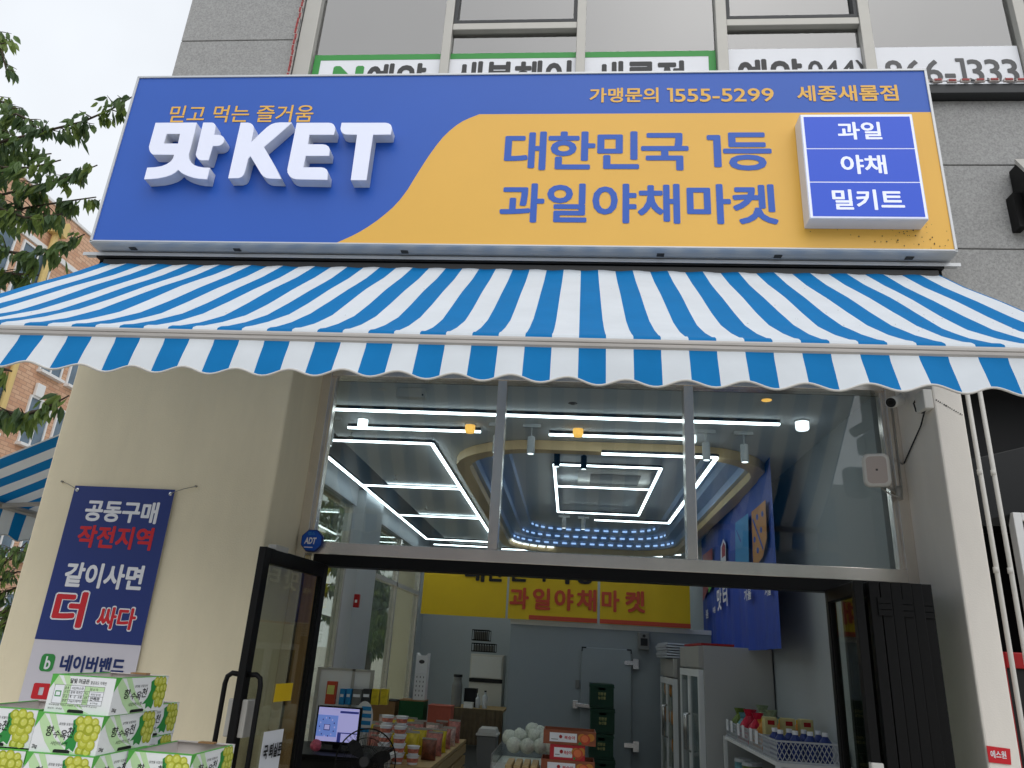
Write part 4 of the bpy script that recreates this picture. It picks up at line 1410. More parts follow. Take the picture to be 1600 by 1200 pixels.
cc = thing('security_camera', 'small white bullet security camera with black front under the right end of the awning', 'camera', (1.97, 4.4, 3.12))
c0, c1 = at(1392, 629, 4.28), at(1420, 622, 4.45)
dv = (Vector(c1)-Vector(c0)).normalized()
mb = MB().lathe([(.02, .01), (.03, 0), (.034, .004), (.034, .13), (.028, .14)], c0, 18, axis=dv)
mb.build('body', mt['white_plastic'], cc, smooth=False)
MB().lathe([(.0285, -.001), (.0285, .006)], c0-dv*.003, 18, axis=dv).build('bezel', mt['black'], cc)
MB().lathe([(.013, -.004), (.015, .002)], c0-dv*.003, 14, axis=dv).build('lens', mt['black_metal'], cc)
MB().tube([Vector(c0)+dv*.10, Vector(c0)+dv*.10+Vector((.03, .02, .05)), (1.995, 4.42, 3.20)], .009, 8).build('arm', mt['white_plastic'], cc)

jx = thing('junction_box', 'white square junction box with black cable on the return of the right pilaster', 'junction box', (1.97, 4.22, 3.05))
q = atx(1440, 628, 1.96)
MB().box(1.948, 1.999, q.y-.055, q.y+.055, q.z-.055, q.z+.06).build('box', mt['white_plastic'], jx, bevel=.006)
cbm = MB()
cbm.tube([(1.96, q.y+.05, q.z+.04), (1.955, q.y+.085, q.z+.02), (1.96, q.y+.08, q.z-.03), (1.97, q.y+.03, q.z-.055), (1.975, q.y-.01, q.z-.05)], .005, 7)
cbm.tube([(1.97, q.y-.01, q.z-.045), (1.985, q.y+.10, q.z-.11), (1.992, 4.53, q.z-.26)], .0045, 7)
cbm.build('cable', mt['ink_black'], jx, smooth=True)

# ------------------------------------------------------------------ brick building on the side street
bb = thing('brick_building', 'tan brick apartment building with white window sills beyond the tree at left', 'building', (-17, 20, 0))
BX = -14.0
wl_ = MB()
wl_.box(-22, BX, 11.0, 34, 0, 12.1)
wl_.build('wall', mt['brick'], bb)
rf = MB()
rf.box(-22.2, BX+.05, 10.8, 34.2, 12.105, 12.18)
rf.box(BX+.003, BX+.06, 10.95, 34.05, 10.78, 10.92)
rf.box(BX+.003, BX+.06, 10.95, 34.05, 4.95, 5.05)
rf.build('cornice', mt['white_paint'], bb)
fm, pm = [], []
for zb2, ht in ((9.15, 1.5), (7.9, .95), (5.95, 1.15), (3.2, 1.3), (1.0, 1.3)):
    y = 12.1
    k = 0
    while y < 32:
        wd = 1.0 if k % 3 else .75
        if zb2 == 9.15: y0 = y+.15
        else: y0 = y
        f_ = MB()
        f_.box(BX, BX+.05, y0-.05, y0, zb2-.05, zb2+ht+.05)
        f_.box(BX, BX+.05, y0+wd, y0+wd+.05, zb2-.05, zb2+ht+.05)
        f_.box(BX, BX+.05, y0, y0+wd, zb2+ht, zb2+ht+.05)
        f_.box(BX, BX+.16, y0-.08, y0+wd+.08, zb2-.12, zb2-.05)
        f_.box(BX, BX+.045, y0+wd*.5-.025, y0+wd*.5+.025, zb2-.05, zb2+ht)
        w_ = f_.build('window', mt['white_paint'], bb)
        MB().box(BX+.004, BX+.02, y0+.003, y0+wd-.003, zb2-.047, zb2+ht-.003).build('pane', mt['window_dark'], w_)
        y += wd+.34 if k % 2 else wd+.85
        k += 1
pp = MB()
pp.tube([(BX+.12, 15.95, 11.35), (BX+.12, 15.95, 0)], .085, 10)
pp.box(BX+.01, BX+.30, 15.75, 16.15, 11.32, 11.62)
pp.bar((BX+.12, 16.05, 11.6), (BX+.14, 16.25, 11.78), .14, .14)
pp.build('downpipe', mt['yellow_pipe'], bb)
vt = MB().box(BX+.01, BX+.10, 16.9, 17.2, 7.15, 7.5)
vt.build('wall_vent', mt['white_paint'], bb, bevel=.02)

# ------------------------------------------------------------------ across the street (seen mirrored in the shop glass)
ob = thing('opposite_building', 'shop row across the street, visible only as a faint reflection in the window glass', 'building', (0, -24, 0))
MB().box(-40, 40, -34, -24, 0, 9.5).build('wall', M('opposite_wall', (150, 146, 140), .8, noise=(.4, .2)), ob)
for k in range(9):
    x = -34+8*k
    for z in (4.6, 7.0):
        f_ = MB().box(x, x+5.4, -23.99, -23.9, z, z+1.9).build('window', mt['window_dark'], ob)
    MB().box(x, x+6.6, -23.99, -23.95, .2, 3.0).build('shop_window', mt['window_dark'], ob)
    MB().box(x, x+6.8, -23.99, -23.7, 3.2, 4.1).build('sign_board', (mt['red_paint'], mt['paper_white'], mt['green_sign'])[k % 3], ob)

# ------------------------------------------------------------------ trees
def leaf(mb, p, d, L_, w, m, rr):
    """Pointed leaf hanging along d, folded on its midrib."""
    d = Vector(d).normalized()
    s = d.cross(Vector((rr.uniform(-1, 1), rr.uniform(-1, 1), rr.uniform(-.4, .4)))).normalized()
    n = d.cross(s)
    p = Vector(p)
    c = n*w*rr.uniform(.1, .35)
    k = len(mb.v)
    pts = [p, p+d*L_*.28+s*w*.46+c, p+d*L_*.6+s*w*.42+c+n*L_*.04, p+d*L_+n*L_*.12, p+d*L_*.6-s*w*.42+c+n*L_*.04, p+d*L_*.28-s*w*.46+c, p+d*L_*.55]
    mb.add(pts, [(0, 1, 2, 6), (6, 2, 3), (0, 6, 4, 5), (6, 3, 4)], m)
def leafy_tree(name, label, base, branches, seed, per, L0, spread, trunk_r, dens=.05):
    rr = random.Random(seed)
    root = thing(name, label, 'tree', base)
    tm_ = MB()
    base = Vector(base)
    top = base+Vector((0, 0, branches[0][0][2]-.2))
    tm_.tube([base, base.lerp(top, .35)+Vector((.05, .03, 0)), base.lerp(top, .7)+Vector((-.03, .02, 0)), base+Vector((0, 0, max(b[0][2] for b in branches)+.3))], [trunk_r, trunk_r*.85, trunk_r*.7, trunk_r*.3], 10)
    cm_ = MB()
    for br in branches:
        pts = [Vector(p) for p in br]
        if (pts[0]-Vector((base.x, base.y, pts[0].z))).length > .02:
            tm_.tube([Vector((base.x, base.y, pts[0].z-.5)), pts[0]], [trunk_r*.5, trunk_r*.3], 8)
        n = len(pts)
        tm_.tube(pts, [trunk_r*.16*(1-i/n)+.003 for i in range(n)], 6)
        total = sum((pts[i+1]-pts[i]).length for i in range(n-1))
        steps = int(total/dens)
        for sidx in range(steps):
            t = (sidx+.5)/steps*total
            for i in range(n-1):
                l = (pts[i+1]-pts[i]).length
                if t <= l: break
                t -= l
            p = pts[i].lerp(pts[i+1], min(1, t/l))
            frac = sidx/steps
            # side twig
            reach = spread*(1-.75*frac)*rr.uniform(.3, 1)
            ang = rr.uniform(0, 6.28)
            tw = Vector((math.cos(ang)*reach, math.sin(ang)*reach, rr.uniform(-.25, .35)*reach))
            q = p+tw
            if reach > .08:
                tm_.tube([p, p.lerp(q, .6)+Vector((0, 0, .03*reach)), q], [.006, .004, .002], 5, cap=False)
            nl = max(3, int(per*(.4+reach/spread)))
            sh = rr.choice((0, 0, 1, 1, 2)) if rr.random() < .8 else 2
            for k in range(nl):
                u = (k+rr.random())/nl
                pp_ = p.lerp(q, u)+Vector((rr.uniform(-.02, .02), rr.uniform(-.02, .02), rr.uniform(-.01, .01)))
                out = tw.normalized()*.6+Vector((rr.uniform(-.6, .6), rr.uniform(-.6, .6), rr.uniform(-2.2, -.9)))
                leaf(cm_, pp_, out, L0*rr.uniform(.6, 1.15), L0*.32*rr.uniform(.8, 1.15), sh if rr.random() < .75 else rr.choice((0, 1)), rr)
    cm_.build('crown', [mt['leaf_dark'], mt['leaf_mid'], mt['leaf_light']], root, smooth=False)
    tm_.build('trunk', mt['bark'], root, smooth=True)
    return root
def path(*pts):
    return [at(x, y, Y) for x, y, Y in pts]
brs = [
    path((-60, 245, 4.9), (0, 222, 4.8), (70, 205, 4.75), (130, 190, 4.7), (175, 170, 4.65), (212, 148, 4.62)),
    path((-60, 330, 5.1), (0, 305, 5.0), (60, 290, 4.95), (110, 276, 4.9), (152, 258, 4.85)),
    path((-70, 410, 4.7), (0, 392, 4.7), (50, 398, 4.65), (95, 385, 4.6), (132, 366, 4.55)),
    path((-70, 60, 5.0), (-20, 40, 4.9), (0, 70, 4.85), (10, 110, 4.8)),
    path((-50, 200, 5.2), (-20, 150, 5.1), (5, 160, 5.0), (22, 170, 4.95)),
    path((-70, 660, 4.6), (-10, 640, 4.6), (40, 648, 4.5), (75, 636, 4.5), (108, 618, 4.5)),
    path((-60, 600, 4.8), (-10, 570, 4.7), (18, 580, 4.65)),
    path((-70, 300, 5.3), (-10, 255, 5.2), (40, 245, 5.1), (80, 240, 5.05)),
    path((-70, 370, 5.3), (-10, 345, 5.2), (40, 325, 5.1), (100, 315, 5.0), (150, 308, 4.95)),
    path((-70, 230, 5.0), (-20, 200, 4.95), (25, 178, 4.9), (52, 190, 4.85)),
    path((-70, 350, 4.9), (-10, 322, 4.85), (40, 340, 4.8), (95, 335, 4.75)),
    path((-70, 285, 4.7), (-10, 262, 4.65), (50, 262, 4.6), (95, 250, 4.6)),
    path((-70, 440, 5.0), (-10, 425, 4.9), (30, 428, 4.8), (60, 430, 4.8)),
]
leafy_tree('street_tree', 'cherry tree with drooping dark green leaves reaching in from the left edge', (-8.2, 6.2, 0), brs, 5, 8, .145, .32, .08, .044)
rb = random.Random(3)
def round_branches(cx, cy, z0, z1, r, n, rr):
    out = []
    for k in range(n):
        a = rr.uniform(0, 6.28)
        zz_ = rr.uniform(z0, z1)
        rad = r*math.sqrt(max(.1, 1-((zz_-(z0+z1)/2)/((z1-z0)/2+.3))**2))
        out.append([(cx, cy, zz_-.3), (cx+math.cos(a)*rad*.5, cy+math.sin(a)*rad*.5, zz_), (cx+math.cos(a)*rad, cy+math.sin(a)*rad, zz_+rr.uniform(-.1, .3))])
    return out
leafy_tree('street_tree', 'bushy dark tree low at the left edge below the side awning', (-7.6, 9.2, 0), round_branches(-7.6, 9.2, .6, 2.55, 1.1, 40, rb), 9, 5, .13, .35, .08)
leafy_tree('street_tree', 'leafy tree on the side street seen through the shop side window', (-5.9, 22.5, 0), round_branches(-5.9, 22.5, 1.6, 6.6, 2.5, 80, rb), 10, 5, .26, .6, .12)

# ------------------------------------------------------------------ ceiling lights
def linear_light(label, pts, group='linear led lights on the ceiling'):
    """Slim led profile: pts are plan points at ceiling height."""
    t_ = thing('linear_light', label, 'ceiling light', (pts[0][0], pts[0][1], pts[0][2]), group)
    tube, body = MB(), MB()
    for a, b in zip(pts[:-1], pts[1:]):
        a, b = Vector(a), Vector(b)
        body.bar(a+Vector((0, 0, .012)), b+Vector((0, 0, .012)), .036, .022)
        tube.bar(a-Vector((0, 0, .006)), b-Vector((0, 0, .006)), .028, .013)
    body.build('housing', mt['alu_dark'], t_)
    tube.build('diffuser', mt['led'], t_)
    return t_
ZL = CZ-.025
def cpt(px, py, z=ZL):
    p = atz(px, py, z)
    return (p.x, p.y, z)
linear_light('longest ceiling light bar, running across just inside the window', [cpt(505, 638), cpt(1218, 662)])
linear_light('short ceiling light bar at the left, second row from the window', [cpt(544, 667), cpt(751, 673.5)])
linear_light('medium ceiling light bar right of the left mullion, second row from the window', [cpt(858, 678), cpt(1080, 685)])
fa, fb_, fc, fd = cpt(508, 686), cpt(675, 692.5), cpt(766, 842), cpt(668, 838)
fl0 = (fb_[0]-1.13, fb_[1], ZL)
fx0, fx1 = fb_[0]-1.12, fb_[0]
fy0, fy1 = fb_[1], cpt(766, 842)[1]
fy1 = 11.9
lg = linear_light('big ladder shaped ceiling light frame in the left half of the shop', [(fx0, fy0, ZL), (fx1, fy0, ZL), (fx1, fy1, ZL), (fx0, fy1, ZL), (fx0, fy0, ZL)])
rung = MB()
for py in (760.5, 807):
    y = atz(645 if py < 780 else 690, py, ZL).y
    rung.bar((fx0, y, ZL-.006), (fx1, y, ZL-.006), .028, .013)
rung.build('rung', mt['led'], lg)
ZI = CZ+.17
ia, ib = atz(866, 725, ZI), atz(1033, 731, ZI)
ix0, ix1, iy0, iy1 = ia.x, ib.x, ia.y, atz(935, 802, ZI).y
li_ = linear_light('rectangular ceiling light frame with a cross bar inside the rounded coffer', [(ix0, iy0, ZI), (ix1, iy0, ZI), (ix1, iy1, ZI), (ix0, iy1, ZI), (ix0, iy0, ZI)])
rung = MB()
y = atz(950, 762, ZI).y
rung.bar((ix0, y, ZI-.006), (ix1, y, ZI-.006), .028, .013)
rung.build('rung', mt['led'], li_)
sus = MB()
for x in (ix0, ix1):
    for y in (iy0, iy1):
        sus.tube([(x, y, ZI+.02), (x, y, CZ+.268)], .003, 5)
sus.build('suspension_wire', mt['alu'], li_)
ZR = CZ-.10
ra, rb_, rc, rd = atz(940, 708, ZR), atz(1120, 714, ZR), atz(1048, 817, ZR), atz(929, 811, ZR)
linear_light('open bracket shaped ceiling light on the right around the coffer', [(ra.x, ra.y, ZR), (rb_.x, rb_.y, ZR), (rb_.x, rc.y, ZR), (rd.x, rc.y, ZR)])
linear_light('far ceiling light bar low in the left window pane', [cpt(678, 850), cpt(765, 854.5)])
linear_light('far ceiling light bar across the middle pane, upper of the two', [cpt(784, 857.5), cpt(1064, 866.5)])
linear_light('farthest ceiling light bar just above the lintel', [cpt(915, 864), cpt(1035, 869)])

def spotlight(label, px, py, z, mat, k=1.0):
    p = atz(px, py, z)
    t_ = thing('track_spotlight', label, 'spotlight', (p.x, p.y, z), 'cylinder spotlights')
    MB().lathe([(.028*k, .0), (.03*k, .006), (.03*k, .13*k), (.024*k, .138*k)], p, 16).build('barrel', mat, t_, smooth=False)
    MB().lathe([(.024*k, -.002), (.024*k, .003)], p, 14).build('lens', mt['lamp_white'], t_)
    m_ = MB().tube([(p.x, p.y, z+.138*k), (p.x, p.y, max(z+.2, CZ-.012))], .006, 6)
    if z < CZ-.05:
        m_.box(p.x-.07, p.x+.07, p.y-.016, p.y+.016, CZ-.03, CZ-.002)
    m_.build('stem', mat, t_)
for lab, px, py, mat, k in (('white cylinder spotlight at the far left behind the steel window frame', 513, 696, 'spot_white', 1),
                           ('white cylinder spotlight half hidden by the left mullion', 775, 707, 'spot_white', 1),
                           ('white cylinder spotlight just right of the left mullion', 829, 709, 'spot_white', 1),
                           ('white cylinder spotlight just right of the right mullion', 1104, 719, 'spot_white', 1),
                           ('white cylinder spotlight in front of the blue wall hanging', 1164, 722, 'spot_white', 1)):
    spotlight(lab, px, py, CZ-.24, mt[mat], k)
for lab, px, py in (('black cylinder spotlight at the near left corner of the coffer light frame', 870, 729), ('black cylinder spotlight right of the other black one in the coffer', 912, 733)):
    spotlight(lab, px, py, CZ-.02, mt['spot_black'], .95)
for lab, px, py in (('small grey spotlight below the coffer light frame, the left one', 881, 825), ('small grey spotlight below the coffer light frame, the right one', 911, 827)):
    spotlight(lab, px, py, CZ-.16, mt['spot_white'], .95)
def round_lamp(label, px, py, mat, k=1):
    p = atz(px, py, CZ-.07)
    t_ = thing('round_ceiling_light', label, 'ceiling light', (p.x, p.y, CZ-.07), 'drum shaped ceiling lights')
    MB().lathe([(.034*k, 0), (.040*k, .008), (.041*k, .058)], (p.x, p.y, CZ-.07), 20).build('shade', mt[mat], t_, smooth=False)
    MB().lathe([(.043*k, .059), (.043*k, .069)], (p.x, p.y, CZ-.07), 20).build('base', mt['white_plastic'], t_)
round_lamp('round white ceiling light at the left above the short light bar', 566, 667, 'lamp_white')
round_lamp('round amber ceiling light in the left window pane', 734, 676, 'lamp_warm')
round_lamp('round amber ceiling light in the middle window pane', 903, 682, 'lamp_warm')
round_lamp('round white ceiling light in the right window pane', 1254, 672, 'lamp_white', 1.15)
round_lamp('round white ceiling light partly behind the right mullion', 1080, 692, 'lamp_white')
for px, py, lab in ((895, 631, 'tiny black ceiling sensor near the middle of the window head'), (1198, 626, 'tiny warm downlight in the ceiling near the right pane'), (597, 609, 'faint recessed downlight near the emergency light box')):
    p = atz(px, py, CZ-.004)
    w = max(p.y, 4.75)
    tag(MB().lathe([(.03, .0), (.034, .003), (.02, .0035)] if px != 895 else [(.012, -.006), (.02, 0), (.034, .0035)], (p.x, w, CZ-.004), 18).build('ceiling_sensor' if px == 895 else 'recessed_downlight', mt['spot_black'] if px == 895 else mt['lamp_warm'] if px == 1198 else mt['white_plastic']), lab, 'ceiling sensor' if px == 895 else 'downlight')
for px, py, lab in ((549, 679, 'sprinkler head on the ceiling by the left end of the ladder shaped light'), (618, 746, 'sprinkler head on the ceiling inside the near bay of the ladder shaped light'), (666, 793, 'sprinkler head on the ceiling inside the middle bay of the ladder shaped light')):
    p = atz(px, py, CZ-.03)
    t_ = thing('sprinkler', lab, 'sprinkler', (p.x, p.y, CZ-.05), 'ceiling sprinklers')
    MB().lathe([(.022, .046), (.030, .049)], (p.x, p.y, CZ-.05), 14).build('rosette', mt['white_plastic'], t_)
    MB().lathe([(.022, .0), (.022, .003), (.006, .004), (.008, .045)], (p.x, p.y, CZ-.05), 12).build('deflector', mt['chrome'], t_)
el = thing('emergency_light', 'cream emergency light box hanging at the top of the left window pane', 'lamp', (-1.14, 4.75, 3.1))
p0, p1 = at(621, 597, 4.74), at(664, 621, 4.74)
MB().box(p0.x, p1.x, 4.74, 4.80, p1.z, 3.299).build('case', mt['white_plastic'], el, bevel=.005)
m_ = MB()
m_.lathe([(.006, 0), (.006, .004)], (p1.x-.03, 4.739, p0.z-.03), 10, axis=(0, -1, 0))
m_.lathe([(.006, 0), (.006, .004)], (p1.x-.018, 4.739, p1.z+.018), 10, axis=(0, -1, 0))
m_.build('indicator', mt['ink_black'], el)
ac = thing('ceiling_cassette', 'grey ceiling air conditioner grille inside the coffer', 'air conditioner', (.35, 9.4, CZ+.25))
pa = atz(960, 748, CZ+.262)
acm = MB()
acm.box(pa.x-.42, pa.x+.42, pa.y-.42, pa.y+.42, CZ+.245, CZ+.268)
acm.build('panel', mt['white_plastic'], ac, bevel=.006)
acg = MB()
for k in range(12):
    acg.box(pa.x-.28, pa.x+.28, pa.y-.27+.045*k, pa.y-.25+.045*k, CZ+.238, CZ+.2445)
acg.build('grille', mt['grey_plastic'], ac)

# ------------------------------------------------------------------ fire alarm and hangings
fa_ = thing('fire_alarm', 'small red fire alarm on the pale interior pillar', 'fire alarm', (-2.24, 8.6, 2.2))
p = at(558, 939, 8.29)
MB().box(p.x-.03, p.x+.03, 8.25, 8.299, p.z-.07, p.z+.07).build('case', mt['red_paint'], fa_, bevel=.006)
MB().box(p.x-.012, p.x+.012, 8.245, 8.249, p.z-.02, p.z+.01).build('lever', mt['white_paint'], fa_)

YB = 10.2
def cloth(x0, x1, z0, z1, Y, amp, nx=24, ph=0.0):
    mb = MB()
    vs, fs = [], []
    for j in range(2):
        for i in range(nx+1):
            x = x0+(x1-x0)*i/nx
            for s in (0,):
                vs.append((x, Y+amp*math.sin(7*x+ph)*(1 if j == 0 else .3)+amp*.5*math.sin(17*x+2+ph)*(1 if j == 0 else .3), z0 if j == 0 else z1))
    for i in range(nx):
        fs.append((i, i+1, nx+2+i, nx+1+i))
    return mb.add(vs, fs)
for k, (pxa, pxb, strip, lab) in enumerate(((657, 789, None, 'left sheet of the yellow hanging banner at the back of the shop'), (793, 933, (826, 933), 'middle sheet of the yellow hanging banner, with an orange strip at its lower edge'), (937, 1079, (937, 1079), 'right sheet of the yellow hanging banner, beside the blue wall hanging'))):
    xa, xb = at(pxa, 960, YB).x, at(pxb, 975, YB).x
    t_ = thing('hanging_banner', lab, 'banner', ((xa+xb)/2, YB, 2.04), 'yellow hanging banners')
    cloth(xa, xb, 2.04, 2.78, YB, .006, ph=k).build('cloth', mt['yellow_banner'], t_, smooth=True)
    if strip:
        sa, sb = at(strip[0], 970, YB).x, at(strip[1], 975, YB).x
        MB().box(max(sa, xa), min(sb, xb), YB-.014, YB-.011, 2.045, 2.10).build('printed_strip', mt['orange_print'], t_)
    words = {0: [('대', 727, 760)], 1: [], 2: []}
    MB().bar((xa, YB+.02, 2.79), (xb, YB+.02, 2.79), .02).build('rod', mt['alu'], t_)
    if k == 0:
        tops = [('대', 726, 757), ('한', 760, 787)]
        reds = []
    elif k == 1:
        tops = [('민', 796, 822), ('국', 827, 856), ('1', 878, 890), ('등', 899, 929)]
        reds = [('과', 796, 826), ('일', 832, 860), ('야', 866, 896), ('채', 901, 932)]
    else:
        tops = []
        reds = [('마', 940, 968), ('켓', 977, 1008)]
    for body, a, b in tops:
        pa_, pb_ = at(a, 905, YB-.016), at(b, 905, YB-.016)
        zb3 = at((a+b)/2, 909 if a < 830 else 913, YB).z
        me = text_mesh(body, (pa_.x, YB-.016, zb3), (1, 0, 0), (0, 0, 1), pb_.x-pa_.x, .27, .05)
        link_mesh('lettering', me, mt['ink_black'], t_)
    for body, a, b in reds:
        yy = 921+(a-796)*.03
        pa_, pb_ = at(a, 940, YB-.016), at(b, 940, YB-.016)
        z1_, z0_ = at((a+b)/2, yy-3, YB).z, at((a+b)/2, yy+31, YB).z
        me = text_mesh(body, (pa_.x, YB-.016, z0_), (1, 0, 0), (0, 0, 1), pb_.x-pa_.x, z1_-z0_, .045)
        link_mesh('lettering', me, mt['orange_print'], t_)

# blue hanging along the right wall
HB0, HB1 = Vector((1.64, 6.2, 0)), Vector((1.84, 10.9, 0))
hb = thing('wall_hanging', 'large blue printed cloth hanging along the right wall of the shop', 'banner', (1.74, 8.5, 1.76))
hd_ = (HB1-HB0)
hl = hd_.length
hu = hd_.normalized()
hn = Vector((-hu.y, hu.x, 0))     # towards the room
def hp(u, z, o=0): return HB0+hu*u+hn*o+Vector((0, 0, z))
mb = MB()
nx = 60
vs, fs = [], []
for j in range(5):
    for i in range(nx+1):
        u = hl*i/nx
        z = 1.76+(3.29-1.76)*j/4
        w = (.018*math.sin(u*6)+.010*math.sin(u*15+1))*(1-j/5)
        if i == 0: w -= .0
        vs.append(hp(u, z, w))
for j in range(4):
    for i in range(nx):
        a = j*(nx+1)+i
        fs.append((a, a+1, a+nx+2, a+nx+1))
mb.add(vs, fs)
mb.build('cloth', mt['hanging_blue'], hb)
def on_hang(px, py, o=.034):
    # intersect the pixel ray with the hanging's plane
    d = ray(px, py)
    t_ = (HB0+hn*o-CAM).dot(hn)/d.dot(hn)
    return CAM+d*t_
def hpoly(mb, pts, m, o):
    mb.poly([on_hang(x, y, o) for x, y in pts], m)
pm_ = MB()
hpoly(pm_, [(1149, 817), (1169, 802), (1170, 880), (1149, 880)], 0, .034)
hpoly(pm_, [(1174, 800), (1196, 781), (1198, 840), (1192, 870), (1182, 884), (1177, 884)], 1, .034)
hpoly(pm_, [(1098, 868), (1113, 856), (1113, 905), (1098, 940)], 2, .034)
hpoly(pm_, [(1107, 900), (1112, 893), (1112, 918), (1107, 927)], 4, .036)
hpoly(pm_, [(1126, 855), (1130, 842), (1134, 850), (1134, 880), (1126, 884)], 5, .034)
hpoly(pm_, [(1127.5, 856), (1130.5, 847), (1133, 853), (1133, 868), (1128, 872)], 2, .036)
for x, y in ((1183, 808), (1191, 803), (1189, 828), (1179, 843), (1184, 860)):
    hpoly(pm_, [(x+2*math.cos(a), y+5*math.sin(a)) for a in [k*.785 for k in range(8)]], 3, .036)
hpoly(pm_, [(1175, 811), (1177, 811), (1193, 856), (1192, 861)], 3, .0365)
hpoly(pm_, [(1150, 829), (1151, 828), (1158, 845), (1157, 848)], 3, .0365)
pm_.build('fruit_print', [mt['cyan_print'], mt['ochre_print'], mt['red_paint'], mt['hanging_blue'], mt['print_green'], mt['white_print']], hb)
def htext(body, pxl, pxr, pyt, pyb):
    a, b = on_hang(pxl, pyb), on_hang(pxr, pyb)
    t0 = on_hang((pxl+pxr)/2, pyt)
    b0 = on_hang((pxl+pxr)/2, pyb)
    # reads from the room: text runs from the far end to the near end
    w = abs((a-b).dot(hu))
    O = a.copy(); O.z = b0.z
    me = text_mesh(body, O, -hu, (0, 0, 1), w, t0.z-b0.z, .04)
    link_mesh('lettering', me, mt['white_print'], hb)
htext('맛', 1121, 1128, 918, 954)
htext('터', 1130, 1137, 912, 948)
htext('가을', 1163, 1174, 920, 938)
htext('겨울', 1195, 1205, 914, 931)
htext('봄', 1103, 1107, 952, 966)
htext('여름', 1114, 1118, 948, 958)

# ------------------------------------------------------------------ cold room and back of the shop
cr_ = thing('cold_room', 'pale grey walk-in cold room with a hinged insulated door', 'cold room', (.5, 11.5, .03))
CRX0 = at(797, 1000, 10.3).x
MB().box(CRX0, 1.88, 10.3, 12.85, .03, 2.03).build('panel', mt['cold_panel'], cr_)
MB().box(CRX0-.01, 1.88, 10.285, 10.298, 1.98, 2.035).build('top_trim', mt['white_paint'], cr_)
dx0, dx1 = at(907, 1090, 10.3).x, at(986, 1090, 10.3).x
dzt = at(945, 1013, 10.3).z
dr = MB().box(dx0, dx1, 10.235, 10.298, .20, dzt).build('door', mt['cold_panel'], cr_, bevel=.01)
for z in (dzt-.16, .62):
    m_ = MB()
    m_.bar((dx1-.09, 10.225, z), (dx1+.07, 10.225, z), .03, .05)
    m_.box(dx1+.02, dx1+.09, 10.22, 10.299, z-.07, z+.05)
    m_.build('hinge', mt['chrome'], dr)
m_ = MB()
zl = at(910, 1101, 10.3).z
m_.bar((dx0-.06, 10.21, zl), (dx0+.16, 10.20, zl-.01), .035, .05)
m_.box(dx0-.10, dx0-.03, 10.23, 10.299, zl-.05, zl+.05)
m_.build('handle', mt['chrome'], dr, bevel=.006)
m_ = MB()
m_.box(dx0-.07, dx0-.02, 10.27, 10.299, at(902, 1075, 10.3).z, at(902, 1065, 10.3).z+.02)
m_.build('switch', mt['grey_plastic'], cr_)
m_ = MB()
for x in (dx0+.0, dx1-.06):
    m_.box(x, x+.06, 10.225, 10.234, dzt-.012, dzt+.004)
    m_.box(x if x < dx0+.1 else x+.05, (x if x < dx0+.1 else x+.05)+.012, 10.225, 10.234, dzt-.05, dzt-.012)
m_.build('corner_guard', mt['ink_black'], dr)
bs = thing('wall_speaker', 'small dark bookshelf speaker mounted at the top right of the cold room', 'speaker', (.95, 10.1, 1.7))
p0, p1 = at(998, 988, 10.1), at(1015, 1016, 10.1)
MB().box(p0.x, p1.x, 10.1, 10.28, p1.z, p0.z).build('cabinet', mt['grey_plastic'], bs, bevel=.008)
MB().box(p0.x+.025, p1.x-.025, 10.092, 10.0995, p1.z+.05, p0.z-.07).build('grille', mt['ink_black'], bs)
MB().lathe([(.02, 0), (.018, .004), (.006, .002)], ((p0.x+p1.x)/2, 10.0985, p0.z-.04), 14, axis=(0, -1, 0)).build('tweeter', mt['ink_black'], bs)

def crate(label, x0, x1, y0, z0, z1):
    t_ = thing('plastic_crate', label, 'crate', ((x0+x1)/2, y0+.2, z0), 'green crates stacked before the cold room')
    m_ = MB()
    d = .40
    th = .012
    m_.box(x0, x1, y0, y0+th, z0, z1-.075)
    m_.box(x0, x0+.10, y0, y0+th, z1-.075, z1-.045)
    m_.box(x1-.10, x1, y0, y0+th, z1-.075, z1-.045)
    m_.box(x0, x1, y0+d-th, y0+d, z0, z1-.045)
    m_.box(x0, x0+th, y0+th, y0+d-th, z0, z1-.045)
    m_.box(x1-th, x1, y0+th, y0+d-th, z0, z1-.045)
    m_.box(x0+th, x1-th, y0+th, y0+d-th, z0, z0+th)
    m_.build('body', mt['crate_green'], t_)
    r_ = MB()
    r_.box(x0-.008, x1+.008, y0-.008, y0+d+.008, z1-.0445, z1-.03)
    r_.box(x0-.004, x1+.004, y0-.004, y0+d+.004, z1-.03, z1-.006)
    for k in range(3):
        r_.box(x0+.01, x1-.01, y0-.006, y0-.0005, z0+.02+.07*k, z0+.028+.07*k)
    for x in (x0+.02, x1-.028):
        r_.box(x, x+.008, y0-.0055, y0-.0005, z0+.03, z1-.08)
    r_.build('rib', mt['crate_green'], t_)
    me = text_mesh('친환경', ((x0+x1)/2-.045, y0-.0065, (z0+z1)/2+.005), (1, 0, 0), (0, 0, 1), .09, .035, .05)
    link_mesh('lettering', me, M('crate_print', (150, 150, 96), .7), t_)
    me = text_mesh('농산물', ((x0+x1)/2-.045, y0-.0065, (z0+z1)/2-.04), (1, 0, 0), (0, 0, 1), .09, .035, .05)
    link_mesh('lettering', me, bpy.data.materials['crate_print'], t_)
cz = at(940, 1068, 9.5).z
cxa, cxb = at(922, 1090, 9.5).x, at(959, 1090, 9.5).x
